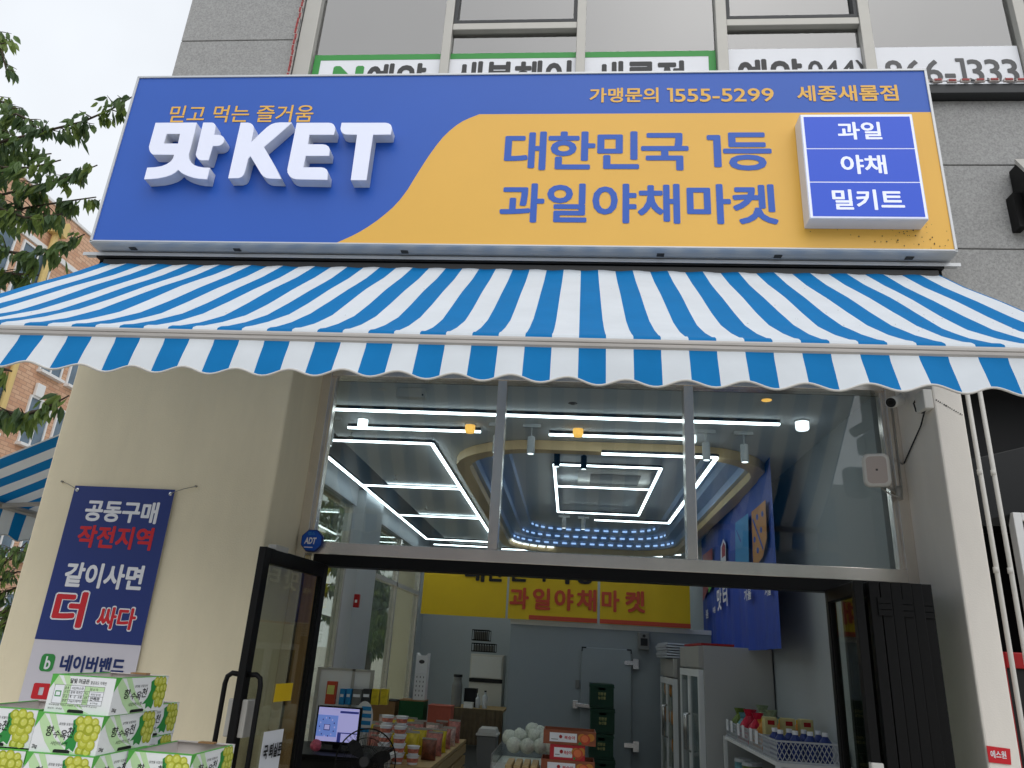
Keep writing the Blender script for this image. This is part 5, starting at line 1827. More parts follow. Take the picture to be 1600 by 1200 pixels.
for k, lab in enumerate(('topmost green plastic crate of the stack before the cold room door', 'second green plastic crate from the top of the stack before the cold room door', 'third green plastic crate from the top of the stack', 'fourth green plastic crate from the top, beside the peach cartons', 'bottom green plastic crate of the stack, hidden by the peach cartons')):
    off = (.0, .012, .0, .02, .01)[k]
    crate(lab, cxa+off, cxb+off, 9.5, cz-.27*(k+1), cz-.27*k)

# fridges along the right wall
def fridge(label, y0, y1, x0, zt, glassy):
    t_ = thing('display_fridge', label, 'fridge', (1.55, (y0+y1)/2, .03))
    m_ = MB()
    m_.box(x0+.05, 1.885, y0, y1, .03, zt)
    m_.build('cabinet', mt['fridge'] if glassy != 2 else mt['grey_plastic'], t_, bevel=.008)
    MB().box(x0+.005, x0+.0495, y0+.005, y1-.005, zt-.20, zt-.005).build('header_panel', mt['alu'], t_, bevel=.004)
    n = 2
    w = (y1-y0)/n
    for k in range(n):
        ya, yb = y0+k*w+.006, y0+(k+1)*w-.006
        m_ = MB()
        m_.box(x0, x0+.048, ya, ya+.06, .15, zt-.215)
        m_.box(x0, x0+.048, yb-.06, yb, .15, zt-.215)
        m_.box(x0, x0+.048, ya+.06, yb-.06, zt-.28, zt-.215)
        m_.box(x0, x0+.048, ya+.06, yb-.06, .15, .22)
        d_ = m_.build('door', mt['white_paint'], t_)
        MB().box(x0+.012, x0+.022, ya+.06, yb-.06, .22, zt-.28).build('pane', mt['glass_door'] if glassy == 2 else mt['fridge_glass'], d_)
        yh = yb-.05 if k == 0 else ya+.05
        MB().tube([(x0, yh, 1.15), (x0-.04, yh, 1.14), (x0-.04, yh, .82), (x0, yh, .81)], .011, 8).build('handle', mt['chrome'], d_, smooth=True)
    return t_
fridge('white two door display fridge, nearer one, with its tall white side towards the street', 7.5, 8.75, 1.20, 1.78, 1)
fridge('grey display fridge filled with bagged goods beyond the white one', 8.85, 10.1, 1.14, 1.66, 2)
gd = MB()
fr_stuff = random.Random(4)
bt = thing('plastic_tray_stack', 'stack of clear plastic trays lying on top of the fridges', 'trays', (1.5, 8.6, 1.80))
m_ = MB()
for k in range(6):
    o = fr_stuff.uniform(-.03, .03)
    m_.box(1.10+o, 1.72+o, 8.9+o, 10.0, 1.665+.028*k, 1.682+.028*k)
    for j in range(12):
        m_.box(1.10+o-.003, 1.10+o-.0005, 8.95+.085*j, 9.0+.085*j, 1.667+.028*k, 1.69+.028*k)
m_.build('trays', mt['clear_plastic'], bt)
rl = tag(MB().prism([(1.25, 7.6, 1.785), (1.55, 7.55, 1.785), (1.62, 8.4, 1.785), (1.22, 8.5, 1.785)], (0, 0, .02)).build('folded_sheet', mt['red_paint']), 'dark red folded sheet lying on top of the white fridge', 'sheet')

# left back: storage cabinet, counter, bin
sc2 = thing('storage_cabinet', 'cream metal cabinet with a drop-down door left of the cold room', 'cabinet', (-1.3, 11.6, .03))
p0, p1 = at(736, 1021, 11.4), at(783, 1100, 11.4)
MB().box(p0.x, p1.x, 11.4, 11.9, .03, p0.z).build('case', mt['white_plastic'], sc2, bevel=.006)
pz = at(760, 1062, 11.4).z
MB().box(p0.x+.02, p1.x-.02, 11.375, 11.398, pz+.02, p0.z-.03).build('flap', mt['white_paint'], sc2, bevel=.005)
MB().box(p0.x, p1.x, 11.385, 11.398, pz-.04, pz+.012).build('recess', mt['ink_black'], sc2)
for k, (pxa, pya, pxb, pyb, lab) in enumerate(((738, 983, 764, 1002, 'upper dark basket on the cream cabinet'), (737, 1004, 773, 1020, 'lower dark basket standing on the cream cabinet'))):
    p0, p1 = at(pxa, pya, 11.42), at(pxb, pyb, 11.42)
    t_ = thing('wire_basket', lab, 'basket', ((p0.x+p1.x)/2, 11.55, p1.z), 'dark baskets on the cabinet')
    m_ = MB()
    zz0 = p1.z
    for z in (p0.z-.015, p1.z):
        m_.box(p0.x, p1.x, 11.42, 11.43, z, z+.015)
        m_.box(p0.x, p1.x, 11.68, 11.69, z, z+.015)
    n = 9
    for j in range(n+1):
        x = p0.x+(p1.x-p0.x-.008)*j/n
        m_.box(x, x+.008, 11.42, 11.428, p1.z, p0.z)
        m_.box(x, x+.008, 11.682, 11.69, p1.z, p0.z)
    m_.box(p0.x, p1.x, 11.43, 11.68, p1.z, p1.z+.01)
    m_.build('wire_frame', mt['black'], t_)
    MB().box(p0.x+.03, p1.x-.03, 11.45, 11.66, p1.z+.012, p0.z-.03).build('content', mt['grey_plastic'], t_)

ct = thing('counter', 'counter covered with brown burlap cloth in the back left corner', 'counter', (-1.5, 10.6, .03))
p0, p1 = at(700, 1105, 10.4), at(786, 1108, 10.4)
m_ = MB()
m_.box(p0.x, p1.x, 10.4, 11.2, p0.z-.03, p0.z)
m_.build('top', mt['wood'], ct, bevel=.004)
mb = MB()
vs, fs = [], []
n = 40
for j in range(2):
    for i in range(n+1):
        x = p0.x+(p1.x-p0.x)*i/n
        vs.append((x, 10.385-(.018*math.sin(i*1.9)+.012 if j == 0 else 0), p0.z+.004 if j else p0.z-.42))
for i in range(n):
    fs.append((i, i+1, n+2+i, n+1+i))
mb.add(vs, fs)
mb.build('cloth', mt['burlap'], ct, smooth=True)
MB().box(p0.x+.05, p1.x-.05, 10.5, 11.1, .03, p0.z-.031).build('base', mt['grey_plastic'], ct)
ctz = p0.z
bn = thing('trash_bin', 'grey swing lid trash bin beside the burlap covered counter', 'bin', (-1.0, 9.6, .03))
p0, p1 = at(745, 1150, 9.4), at(776, 1150, 9.4)
zt2_ = at(760, 1140, 9.4).z
bx_c = (p0.x+p1.x)/2
w = (p1.x-p0.x)/2
mb = MB()
mb.add([(bx_c-w*.8, 9.4+.02, .03), (bx_c+w*.8, 9.42, .03), (bx_c+w*.8, 9.66, .03), (bx_c-w*.8, 9.66, .03), (bx_c-w, 9.4, zt2_-.07), (bx_c+w, 9.4, zt2_-.07), (bx_c+w, 9.7, zt2_-.07), (bx_c-w, 9.7, zt2_-.07)],
       [(3, 2, 1, 0), (4, 5, 6, 7), (0, 1, 5, 4), (1, 2, 6, 5), (2, 3, 7, 6), (3, 0, 4, 7)])
mb.build('body', mt['grey_plastic'], bn, bevel=.01)
mb = MB()
mb.box(bx_c-w-.012, bx_c+w+.012, 9.388, 9.712, zt2_-.069, zt2_-.045)
mb.prism([(bx_c-w, 9.39, zt2_-.0445), (bx_c+w, 9.39, zt2_-.0445), (bx_c+w*.8, 9.39, zt2_+.01), (bx_c-w*.8, 9.39, zt2_+.01)], (0, .31, 0))
fix_normals(mb.build('lid', mt['white_plastic'], bn, bevel=.006))

# things on the counter
def bottle(name, label, cat, px, pyb, pyt, Y, r, mat, capmat, group=None, neck=.4):
    p, q = at(px, pyb, Y), at(px, pyt, Y)
    h = q.z-p.z
    t_ = thing(name, label, cat, p, group)
    MB().lathe([(r*.9, 0), (r, .01), (r, h*.62), (r*neck, h*.78), (r*neck, h*.93)], p, 14).build('body', mat, t_, smooth=False)
    MB().lathe([(r*neck*1.15, h*.93), (r*neck*1.15, h)], p, 12).build('cap', capmat, t_)
def on_counter(px, Y): return at(px, 1105, Y).x
for lab, x, r, h, mat, cap in (('dark grey tall jar with black lid on the burlap counter', on_counter(712, 10.6), .07, .40, 'grey_plastic', 'ink_black'),
                              ('clear bottle with dark cap on the burlap counter', on_counter(757, 10.6), .035, .22, 'clear_plastic', 'ink_black'),
                              ('smaller clear bottle left of the dark capped one', on_counter(746, 10.62), .03, .18, 'clear_plastic', 'white_plastic')):
    t_ = thing('bottle', lab, 'bottle', (x, 10.6, ctz))
    nk = .4 if r < .05 else .75
    MB().lathe([(r*.9, .001), (r, .012), (r, h*.66), (r*nk, h*.8), (r*nk, h*.92)], (x, 10.6, ctz), 14).build('body', mt[mat], t_)
    MB().lathe([(r*nk*1.15, h*.921), (r*nk*1.15, h)], (x, 10.6, ctz), 12).build('cap', mt[cap], t_)
def simple_box(name, label, cat, x0, x1, y0, y1, z0, z1, mat, lidmat=None, group=None, text=None, tmat='white_print'):
    t_ = thing(name, label, cat, ((x0+x1)/2, (y0+y1)/2, z0), group)
    MB().box(x0, x1, y0, y1, z0, z1).build('box', mt[mat], t_, bevel=.004)
    if lidmat:
        MB().box(x0-.003, x1+.003, y0-.003, y1+.003, z1+.0005, z1+.012).build('lid', mt[lidmat], t_, bevel=.002)
    if text:
        w = (x1-x0)
        me = text_mesh(text, (x0+w*.2, y0-.0015, z0+(z1-z0)*.55), (1, 0, 0), (0, 0, 1), w*.6, (z1-z0)*.25, .04)
        link_mesh('lettering', me, mt[tmat], t_)
    return t_
x = on_counter(730, 10.6)
simple_box('black_box', 'small black box between the jar and the cream cabinet on the counter', 'box', x-.06, x+.10, 10.65, 10.85, ctz+.001, ctz+.22, 'ink_black', 'black')
x = on_counter(733, 10.5)
simple_box('tissue_box', 'small white box at the front of the burlap counter', 'box', x-.07, x+.05, 10.45, 10.55, ctz+.001, ctz+.06, 'white_paint', 'white_plastic')

# ------------------------------------------------------------------ goods table on the left
tbl = thing('pallet_table', 'table made of stacked wooden slat crates carrying snack packs', 'table', (-1.35, 7.8, .03))
tw0, tw1, ty0, ty1, tz = -2.3, -1.15, 6.9, 9.2, .66
m_ = MB()
m_.box(tw0, tw1, ty0, ty1, tz-.03, tz)
for k in range(6):
    z = tz-.045-.115*k
    m_.box(tw1-.03, tw1, ty0, ty1, z-.085, z)
    m_.box(tw0, tw1-.03, ty0, ty0+.03, z-.085, z)
for y in (ty0+.031, (ty0+ty1)/2, ty1-.09):
    m_.box(tw1-.09, tw1-.031, y, y+.06, .03, tz-.031)
m_.build('slat_crate', mt['wood'], tbl)
MB().box(tw0+.05, tw1-.1, ty0+.1, ty1-.1, .03, tz-.032).build('inside', mt['ink_black'], tbl)
cm_rng = random.Random(21)
def cup(label, x, y, z, first=[None]):
    if first[0] is None:
        t_ = thing('noodle_cup', label, 'noodle cup', (0, 0, 0), 'stacked snack cups')
        MB().lathe([(.042, .001), (.052, .065), (.054, .066)], (0, 0, 0), 18).build('cup', mt['paper_white'], t_)
        MB().lathe([(.046, .018), (.0515, .05)], (0, 0, 0), 18).build('printed_band', M('cup_print', (196, 116, 96), .5, noise=(40, .5)), t_)
        MB().lathe([(.057, .067), (.057, .072)], (0, 0, 0), 18).build('lid', mt['white_paint'], t_)
        first[0] = t_
        o = t_
    else:
        o = copy_tree(first[0])
    o.location = (x, y, z)
    o['label'] = label
rows = ((-1.42, 6.99), (-1.29, 6.98), (-1.16, 7.00), (-1.44, 7.12), (-1.31, 7.12))
for i, (x, y) in enumerate(rows):
    x -= .17
    hgt = (4, 4, 2, 5, 5)[i]
    for k in range(hgt):
        pos = ('leftmost', 'middle', 'rightmost', 'left', 'right')[i]
        rw = 'front' if i < 3 else 'rear'
        lv = ('bottom', 'second', 'third', 'fourth', 'fifth')[k]
        if k == hgt-1: lv = 'top'
        cup(f'white snack cup, {lv} of the {pos} {rw} row stack on the slat table', x, y, tz+.001+.073*k)
pk_cols = [('yellow', 'yellow_banner'), ('orange', 'orange_print'), ('red and white', None), ('pink', None)]
mt['carton_green'] = M('carton_green', (24, 84, 46), .6, noise=(6, .1))
mt['carton_rose'] = M('carton_rose', (188, 96, 78), .6, noise=(6, .1))
mt['pack_mix'] = M('pack_mix', (186, 120, 110), .35, noise=(26, .7))
mt['pack_pale'] = M('pack_pale', (206, 176, 166), .35, noise=(30, .6))
mt['pack_dark'] = M('pack_dark', (120, 70, 52), .35, noise=(24, .7))
mt['pack_yellow'] = M('pack_yellow', (206, 184, 40), .35, noise=(24, .4))
def pack(label, x, y, z, mat, w=.13, d=.06, h=.16, rz=0, first={}):
    if mat not in first:
        t_ = thing('snack_pack', label, 'snack pack', (0, 0, 0), 'snack packs on the wooden table')
        mb = MB()
        n = 7
        vs, fs = [], []
        for j in range(n):
            v = j/(n-1)
            th = math.sin(math.pi*v)**.6 if 0 < v < 1 else .04
            wv = 1-.10*math.sin(math.pi*v)
            for k in range(12):
                a = 2*math.pi*k/12
                ca, sa = math.cos(a), math.sin(a)
                vs.append((.065*wv*abs(ca)**.6*(1 if ca > 0 else -1), .03*th*abs(sa)**.8*(1 if sa > 0 else -1), .002+.156*v))
        for j in range(n-1):
            for k in range(12):
                fs.append((j*12+k, j*12+(k+1) % 12, (j+1)*12+(k+1) % 12, (j+1)*12+k))
        mb.add(vs, fs)
        mb.build('bag', mt[mat], t_, smooth=True)
        e = MB()
        e.box(-.062, .062, -.002, .002, .1585, .172)
        e.build('sealed_edge', mt['alu'], t_)
        first[mat] = t_
        o = t_
    else:
        o = copy_tree(first[mat])
    o.location = (x, y, z)
    o.scale = (w/.13, d/.06, h/.16)
    o.rotation_euler = (0, 0, rz)
    o['label'] = label
plist = []
names = {'pack_yellow': 'yellow', 'pack_mix': 'red and white', 'pack_pale': 'pale pink', 'pack_dark': 'brown'}
k = 0
words = ('standing nearest the cups', 'behind the first ones', 'in the middle of the table', 'towards the back of the table', 'near the red box', 'at the back edge of the table')
for r_i in range(6):
    for c_i, x in enumerate((-2.03, -1.87, -1.71, -1.55, -1.39, -1.25)):
        mat = ('pack_mix', 'pack_pale', 'pack_mix', 'pack_yellow', 'pack_mix', 'pack_dark')[(c_i+r_i*5) % 6] if not (r_i < 2 and c_i in (4,)) else 'pack_yellow'
        y = 7.28+.30*r_i+cm_rng.uniform(-.03, .03)
        side = ('at the far left', 'second from the left', 'left of the middle', 'right of the middle', 'second from the right', 'at the right edge')[c_i]
        pack(f'{names[mat]} snack pack {words[r_i]}, {side}', x+cm_rng.uniform(-.015, .015), y, tz+.001, mat, h=.17+.05*cm_rng.random(), w=.14, d=.10, rz=cm_rng.uniform(-.3, .3))
simple_box('carton_box', 'dark green carton with white lettering behind the snack packs', 'carton', -1.97, -1.68, 9.22, 9.5, .74, 1.02, 'carton_green', 'carton_brown')
simple_box('carton_box', 'dark closed carton left of the green one', 'carton', -2.36, -2.02, 9.24, 9.55, .74, 1.00, 'carton_brown', 'ink_black')
simple_box('carton_box', 'orange red carton right of the green one at the end of the slat table', 'carton', -1.63, -1.36, 9.25, 9.5, .736, .98, 'carton_rose', 'carton_rose')
MB_ = thing('side_shelf', 'low shelf behind the slat table carrying closed cartons', 'shelf', (-1.6, 9.4, .03))
MB().box(-2.4, -1.3, 9.215, 9.6, .70, .735).build('board', mt['wood'], MB_)
for x in (-2.38, -1.35):
    for y in (9.22, 9.56):
        MB().box(x, x+.04, y, y+.035, .03, .699).build('leg', mt['wood'], MB_)
# white tall punched cartons
for k, (x, lab) in enumerate(((-1.89, 'white punched carton standing on the green carton, lower one'), (-1.885, 'white punched carton with a hand hole, on top of the lower one'))):
    z0 = 1.034+.30*k
    t_ = thing('punched_carton', lab, 'carton', (-1.76, 9.36, z0))
    xx0, xx1 = -1.83, -1.69
    m_ = MB()
    if k == 0:
        m_.box(xx0, xx1, 9.28, 9.44, z0, z0+.298)
    else:
        m_.prism([(xx0, 9.28, z0), (xx1, 9.28, z0), (xx1, 9.28, z0+.22), (xx1-.03, 9.28, z0+.19), (xx0+.03, 9.28, z0+.19), (xx0, 9.28, z0+.22)], (0, .16, 0))
    fix_normals(m_.build('box', mt['white_paint'], t_))
    h_ = MB()
    if k == 0:
        for a in range(3):
            for b in range(5):
                h_.box(xx0+.025+.04*a, xx0+.033+.04*a, 9.2785, 9.2795, z0+.04+.05*b, z0+.06+.05*b)
    else:
        h_.poly([(xx0+.07+.035*math.cos(a*.52), 9.2788, z0+.12+.022*math.sin(a*.52)) for a in range(12)])
    h_.build('hand_hole' if k else 'punch_hole', mt['ink'], t_)

# ------------------------------------------------------------------ checkout corner
dk = thing('checkout_desk', 'dark checkout desk behind the open door leaf', 'desk', (-1.8, 6.1, .03))
MB().box(-2.25, -1.42, 5.85, 6.6, .80, .83).build('top', mt['black_metal'], dk, bevel=.004)
MB().box(-2.2, -1.47, 5.9, 6.55, .03, .799).build('pedestal', mt['black'], dk)
mo = thing('monitor', 'flat monitor with a lilac and blue screen on the checkout desk', 'monitor', (-1.8, 6.25, .83))
q0, q1 = at(492, 1101, 6.1), at(567, 1165, 6.1)
mx0, mx1, mz0, mz1 = at(493, 1130, 6.1).x, at(562, 1135, 6.1).x, at(525, 1164, 6.1).z, at(530, 1104, 6.1).z
MB().box(mx0, mx1, 6.1, 6.14, mz0, mz1).build('case', mt['black_metal'], mo, bevel=.004)
s = MB()
w, h = mx1-mx0, mz1-mz0
def rs(u0, u1, v0, v1, mi, o=.001):
    s.poly([(mx0+w*u0, 6.1-o, mz0+h*v0), (mx0+w*u1, 6.1-o, mz0+h*v0), (mx0+w*u1, 6.1-o, mz0+h*v1), (mx0+w*u0, 6.1-o, mz0+h*v1)], mi)
rs(.04, .96, .08, .96, 1)
rs(.04, .50, .20, .76, 0, .0016)
rs(.53, .95, .83, .89, 2, .0016)
rs(.52, .96, .30, .33, 2, .0016)
rs(.52, .60, .08, .30, 2, .0016)
rs(.20, .34, .36, .52, 2, .0020)
rs(.215, .325, .385, .505, 1, .0024)
for k in range(14):
    a = k*.449
    u, v = .27+.17*math.cos(a), .45+.24*math.sin(a)
    rs(u-.012, u+.012, v-.02, v+.02, 2 if k % 2 else 1, .0020)
s.build('screen', [mt['screen_blue'], mt['screen_lilac'], mt['screen_dark']], mo)
MB().box((mx0+mx1)/2-.03, (mx0+mx1)/2+.03, 6.141, 6.17, .845, mz0+.1).build('stand', mt['black_metal'], mo)
MB().box((mx0+mx1)/2-.11, (mx0+mx1)/2+.11, 6.05, 6.25, .8305, .8445).build('foot', mt['black_metal'], mo, bevel=.004)
# white panel with acrylic rack behind the monitor
wb = thing('display_board', 'white framed two panel board standing behind the monitor', 'board', (-1.85, 6.75, .83))
b0, b1 = at(502, 1042, 6.7), at(578, 1110, 6.7)
by = 6.7
m_ = MB()
zb0, zb1 = .76, b0.z
m_.box(b0.x-.03, b0.x, by, by+.02, zb0, zb1)
m_.box(b1.x-.03, b1.x, by, by+.02, zb0, zb1)
mid_ = b0.x+(b1.x-b0.x)*.62
m_.box(mid_-.012, mid_+.012, by, by+.02, zb0, zb1)
m_.box(b0.x, b1.x-.03, by, by+.02, zb1-.018, zb1)
m_.build('frame', mt['alu'], wb)
MB().box(b0.x, b1.x-.03, by+.008, by+.014, zb0, zb1-.018).build('panel', mt['white_paint'], wb)
MB().box(-2.25, -1.45, 6.64, 6.95, .73, .7595).build('shelf', mt['white_paint'], wb)
MB().box(-2.2, -1.5, 6.68, 6.92, .03, .729).build('base', mt['white_plastic'], wb)
def stand_box(name, label, cat, pxa, pya, pxb, pyb, Y, mat, extra=None):
    p0, p1 = at(pxa, (pya+pyb)/2, Y), at(pxb, (pya+pyb)/2, Y)
    z1_, z0_ = at(pxa, pya, Y).z, at(pxa, pyb, Y).z
    t_ = thing(name, label, cat, ((p0.x+p1.x)/2, Y, z0_))
    MB().box(p0.x, p1.x, Y, Y+.05, z0_, z1_).build('box', mt[mat], t_, bevel=.003)
    return t_, p0.x, p1.x, z0_, z1_
t_, a0, a1, b0_, b1_ = stand_box('box_file', 'orange box with a yellow note in front of the white board', 'box', 509, 1064, 524, 1100, 6.55, 'orange_print')
MB().box(a0+.01, a0+.07, 6.546, 6.549, b1_-.10, b1_-.03).build('sticky_note', M('note', (214, 208, 120), .6), t_)
for k, (pxa, pxb, mat, lab) in enumerate(((530, 538, 'cyan_print', 'blue slim box right of the orange one'), (540, 548, 'cyan_print', 'blue slim box second from the orange one'), (550, 564, 'grey_plastic', 'grey patterned box beside the blue ones'), (566, 578, 'ink', 'dark patterned box beside the grey one'), (580, 592, 'pack_yellow', 'olive yellow pouch pack at the left'), (594, 606, 'pack_yellow', 'olive yellow pouch pack at the right'))):
    t_, a0, a1, b0_, b1_ = stand_box('slim_box', lab+' behind the monitor', 'box', pxa, 1076, pxb, 1101, 6.58+.01*k, mat)
    MB().box(a0+.008, a1-.008, 6.578+.01*k-.0015, 6.578+.01*k, b0_+.06, b1_-.04).build('label', mt['paper_white'] if k < 4 else mt['pack_yellow'], t_)
pdl = thing('hand_fan', 'round blue and white paper fan sign beside the monitor', 'fan sign', (-1.55, 6.3, .83))
pc = at(568, 1122, 6.3)
m_ = MB().lathe([(.10, 0), (.10, .006)], (pc.x, 6.3, pc.z), 24, axis=(0, -1, 0), sx=.75, sy=1.25)
m_.build('disc', mt['lightbox_white'] if False else mt['white_paint'], pdl)
m_ = MB()
for k in range(4):
    m_.box(pc.x-.02, pc.x+.065-.006*abs(k-1.5), 6.2925, 6.2935, pc.z-.10+.052*k, pc.z-.07+.052*k)
m_.build('print', mt['cyan_print'], pdl)
MB().box(pc.x-.008, pc.x+.008, 6.301, 6.308, .831, pc.z-.1).build('handle', mt['white_plastic'], pdl)
pg = thing('gift_bag', 'clear bag with pink contents at the front corner of the checkout desk', 'bag', (-1.9, 5.9, .83))
pb = at(489, 1187, 5.9)
MB().ball((pb.x, 5.92, .885), .042, .04, .04, 12, 8, jit=.1).build('bag', M('pink_pack', (206, 96, 120), .4, noise=(20, .5)), pg)
# electric fan
fn = thing('electric_fan', 'black electric fan with round wire guard at the bottom of the doorway', 'fan', (-1.4, 5.5, .03))
fc_ = at(571, 1190, 5.5)
fr_ = at(617, 1190, 5.5).x-fc_.x
fv = Vector((.12, -1, .10)).normalized()
q_ = Vector((0, 0, 1)).rotation_difference(fv)
def fpt(r_, a, h): return Vector(fc_)+q_ @ Vector((r_*math.cos(a), r_*math.sin(a), h))
gd = MB()
for sgn, dep in ((1, .07), (-1, .06)):
    for k in range(44):
        a = 2*math.pi*k/44
        gd.tube([fpt(fr_*.16, a, sgn*dep), fpt(fr_*.6, a+.06, sgn*dep*.85), fpt(fr_*.93, a+.10, sgn*dep*.45), fpt(fr_, a+.1, 0)], .0011, 4, cap=False)
    for rr_, dd in ((.16, 1), (.45, .92), (.72, .7)):
        gd.tube([fpt(fr_*rr_, 2*math.pi*k/40, sgn*dep*dd) for k in range(41)], .0016, 5, cap=False)
gd.tube([fpt(fr_, 2*math.pi*k/48, 0) for k in range(49)], .005, 6, cap=False)
gd.build('wire_guard', mt['black_metal'], fn)
bl_ = MB()
for b in range(3):
    a0 = b*2.094+.4
    ring = []
    vs, fs = [], []
    for j in range(7):
        t = j/6
        r_ = fr_*(.12+.72*t)
        hw = .10+.42*math.sin(math.pi*min(1, t*.8+.15))
        for s2 in (-1, 1):
            vs.append(fpt(r_, a0+s2*hw*(.75), .015*s2))
    for j in range(6):
        fs.append((j*2, j*2+1, j*2+3, j*2+2))
    bl_.add(vs, fs)
bl_.build('blade', mt['black'], fn, smooth=True)
MB().lathe([(.03, .02), (.034, .0), (.05, -.06), (.055, -.16), (.03, -.20)], fc_, 16, axis=fv).build('motor', mt['black_metal'], fn)
MB().lathe([(.035, .072), (.03, .078)], fc_, 16, axis=fv).build('guard_badge', mt['ink'], fn)
MB().tube([Vector(fc_)-fv*.1, (fc_.x, 5.6, fc_.z-.15), (fc_.x, 5.6, .05)], .012, 8).build('pole', mt['black_metal'], fn)
MB().lathe([(.18, 0), (.17, .02), (.03, .04)], (fc_.x, 5.6, .03), 20).build('base', mt['black_metal'], fn)

# ------------------------------------------------------------------ fruit table in the middle
FT = thing('fruit_table', 'low display table with a clear plastic rim carrying netted fruit and peach cartons', 'table', (.1, 6.2, .03))
ftz = .70
MB().box(-.56, .58, 5.55, 6.9, ftz-.03, ftz).build('top', mt['white_plastic'], FT)
for x in (-.54, .52):
    for y in (5.58, 6.82):
        MB().box(x, x+.04, y, y+.04, .03, ftz-.031).build('leg', mt['alu'], FT)
m_ = MB()
m_.box(-.56, -.13, 6.02, 6.03, ftz+.001, ftz+.15)
m_.box(-.56, -.55, 6.03, 6.85, ftz+.001, ftz+.20)
m_.box(-.549, -.13, 6.84, 6.85, ftz+.001, ftz+.26)
m_.build('plastic_rim', mt['clear_sheet'], FT)
MB().box(-.545, -.14, 6.035, 6.835, ftz+.001, ftz+.10).build('fruit_bed', mt['foam_net'], FT)
fruits = [(803, 1164), (824, 1166), (845, 1166), (862, 1168), (796, 1152), (812, 1150), (835, 1150), (852, 1156), (832, 1141), (843, 1145), (866, 1150)]
def fruit(label, p, first=[None]):
    if first[0] is None:
        t_ = thing('netted_fruit', label, 'fruit', (0, 0, 0), 'fruit in white foam nets')
        MB().ball((0, 0, 0), .058, .058, .054, 18, 12).build('foam_net', mt['foam_net'], t_, smooth=True)
        MB().lathe([(.018, .050), (.014, .057), (.010, .059)], (0, 0, 0), 12).build('net_knot', mt['foam_net'], t_)
        first[0] = t_
        o = t_
    else:
        o = copy_tree(first[0])
    o.location = p
    o.rotation_euler = (R.uniform(-.7, .7), R.uniform(-.7, .7), R.uniform(0, 6))
    o['label'] = label
flabs = ('leftmost of the front row', 'second of the front row', 'third of the front row', 'right end of the front row beside peach cartons', 'left end of the second row', 'second row, left of the middle', 'second row, right of the middle', 'second row beside the peach cartons', 'highest of the heap', 'just below the highest of the heap', 'half hidden behind the top peach carton')
for k, (px, py) in enumerate(fruits):
    y = 6.16 if k < 4 else 6.30 if k < 8 or k == 10 else 6.40
    fruit('pale fruit in a white foam net, '+flabs[k], at(px, py, y))
# tray of small packs in front
tr = thing('egg_tray', 'shallow tray of cream coloured square packs in front of the netted fruit', 'tray', (-.4, 5.7, ftz))
m_ = MB()
px0_, px1_ = at(790, 1192, 5.75).x, at(842, 1192, 5.75).x
tz2 = at(815, 1190, 5.8).z
m_.box(px0_, px1_, 5.6, 5.98, ftz+.001, tz2-.04)
m_.build('tray', mt['carton_brown'], tr)
m_ = MB()
for i in range(4):
    for j in range(3):
        w = (px1_-px0_)/4
        m_.box(px0_+w*i+.006, px0_+w*(i+1)-.006, 5.61+.122*j, 5.72+.122*j, tz2-.0395, tz2)
m_.build('pack', mt['wood'], tr, bevel=.008)
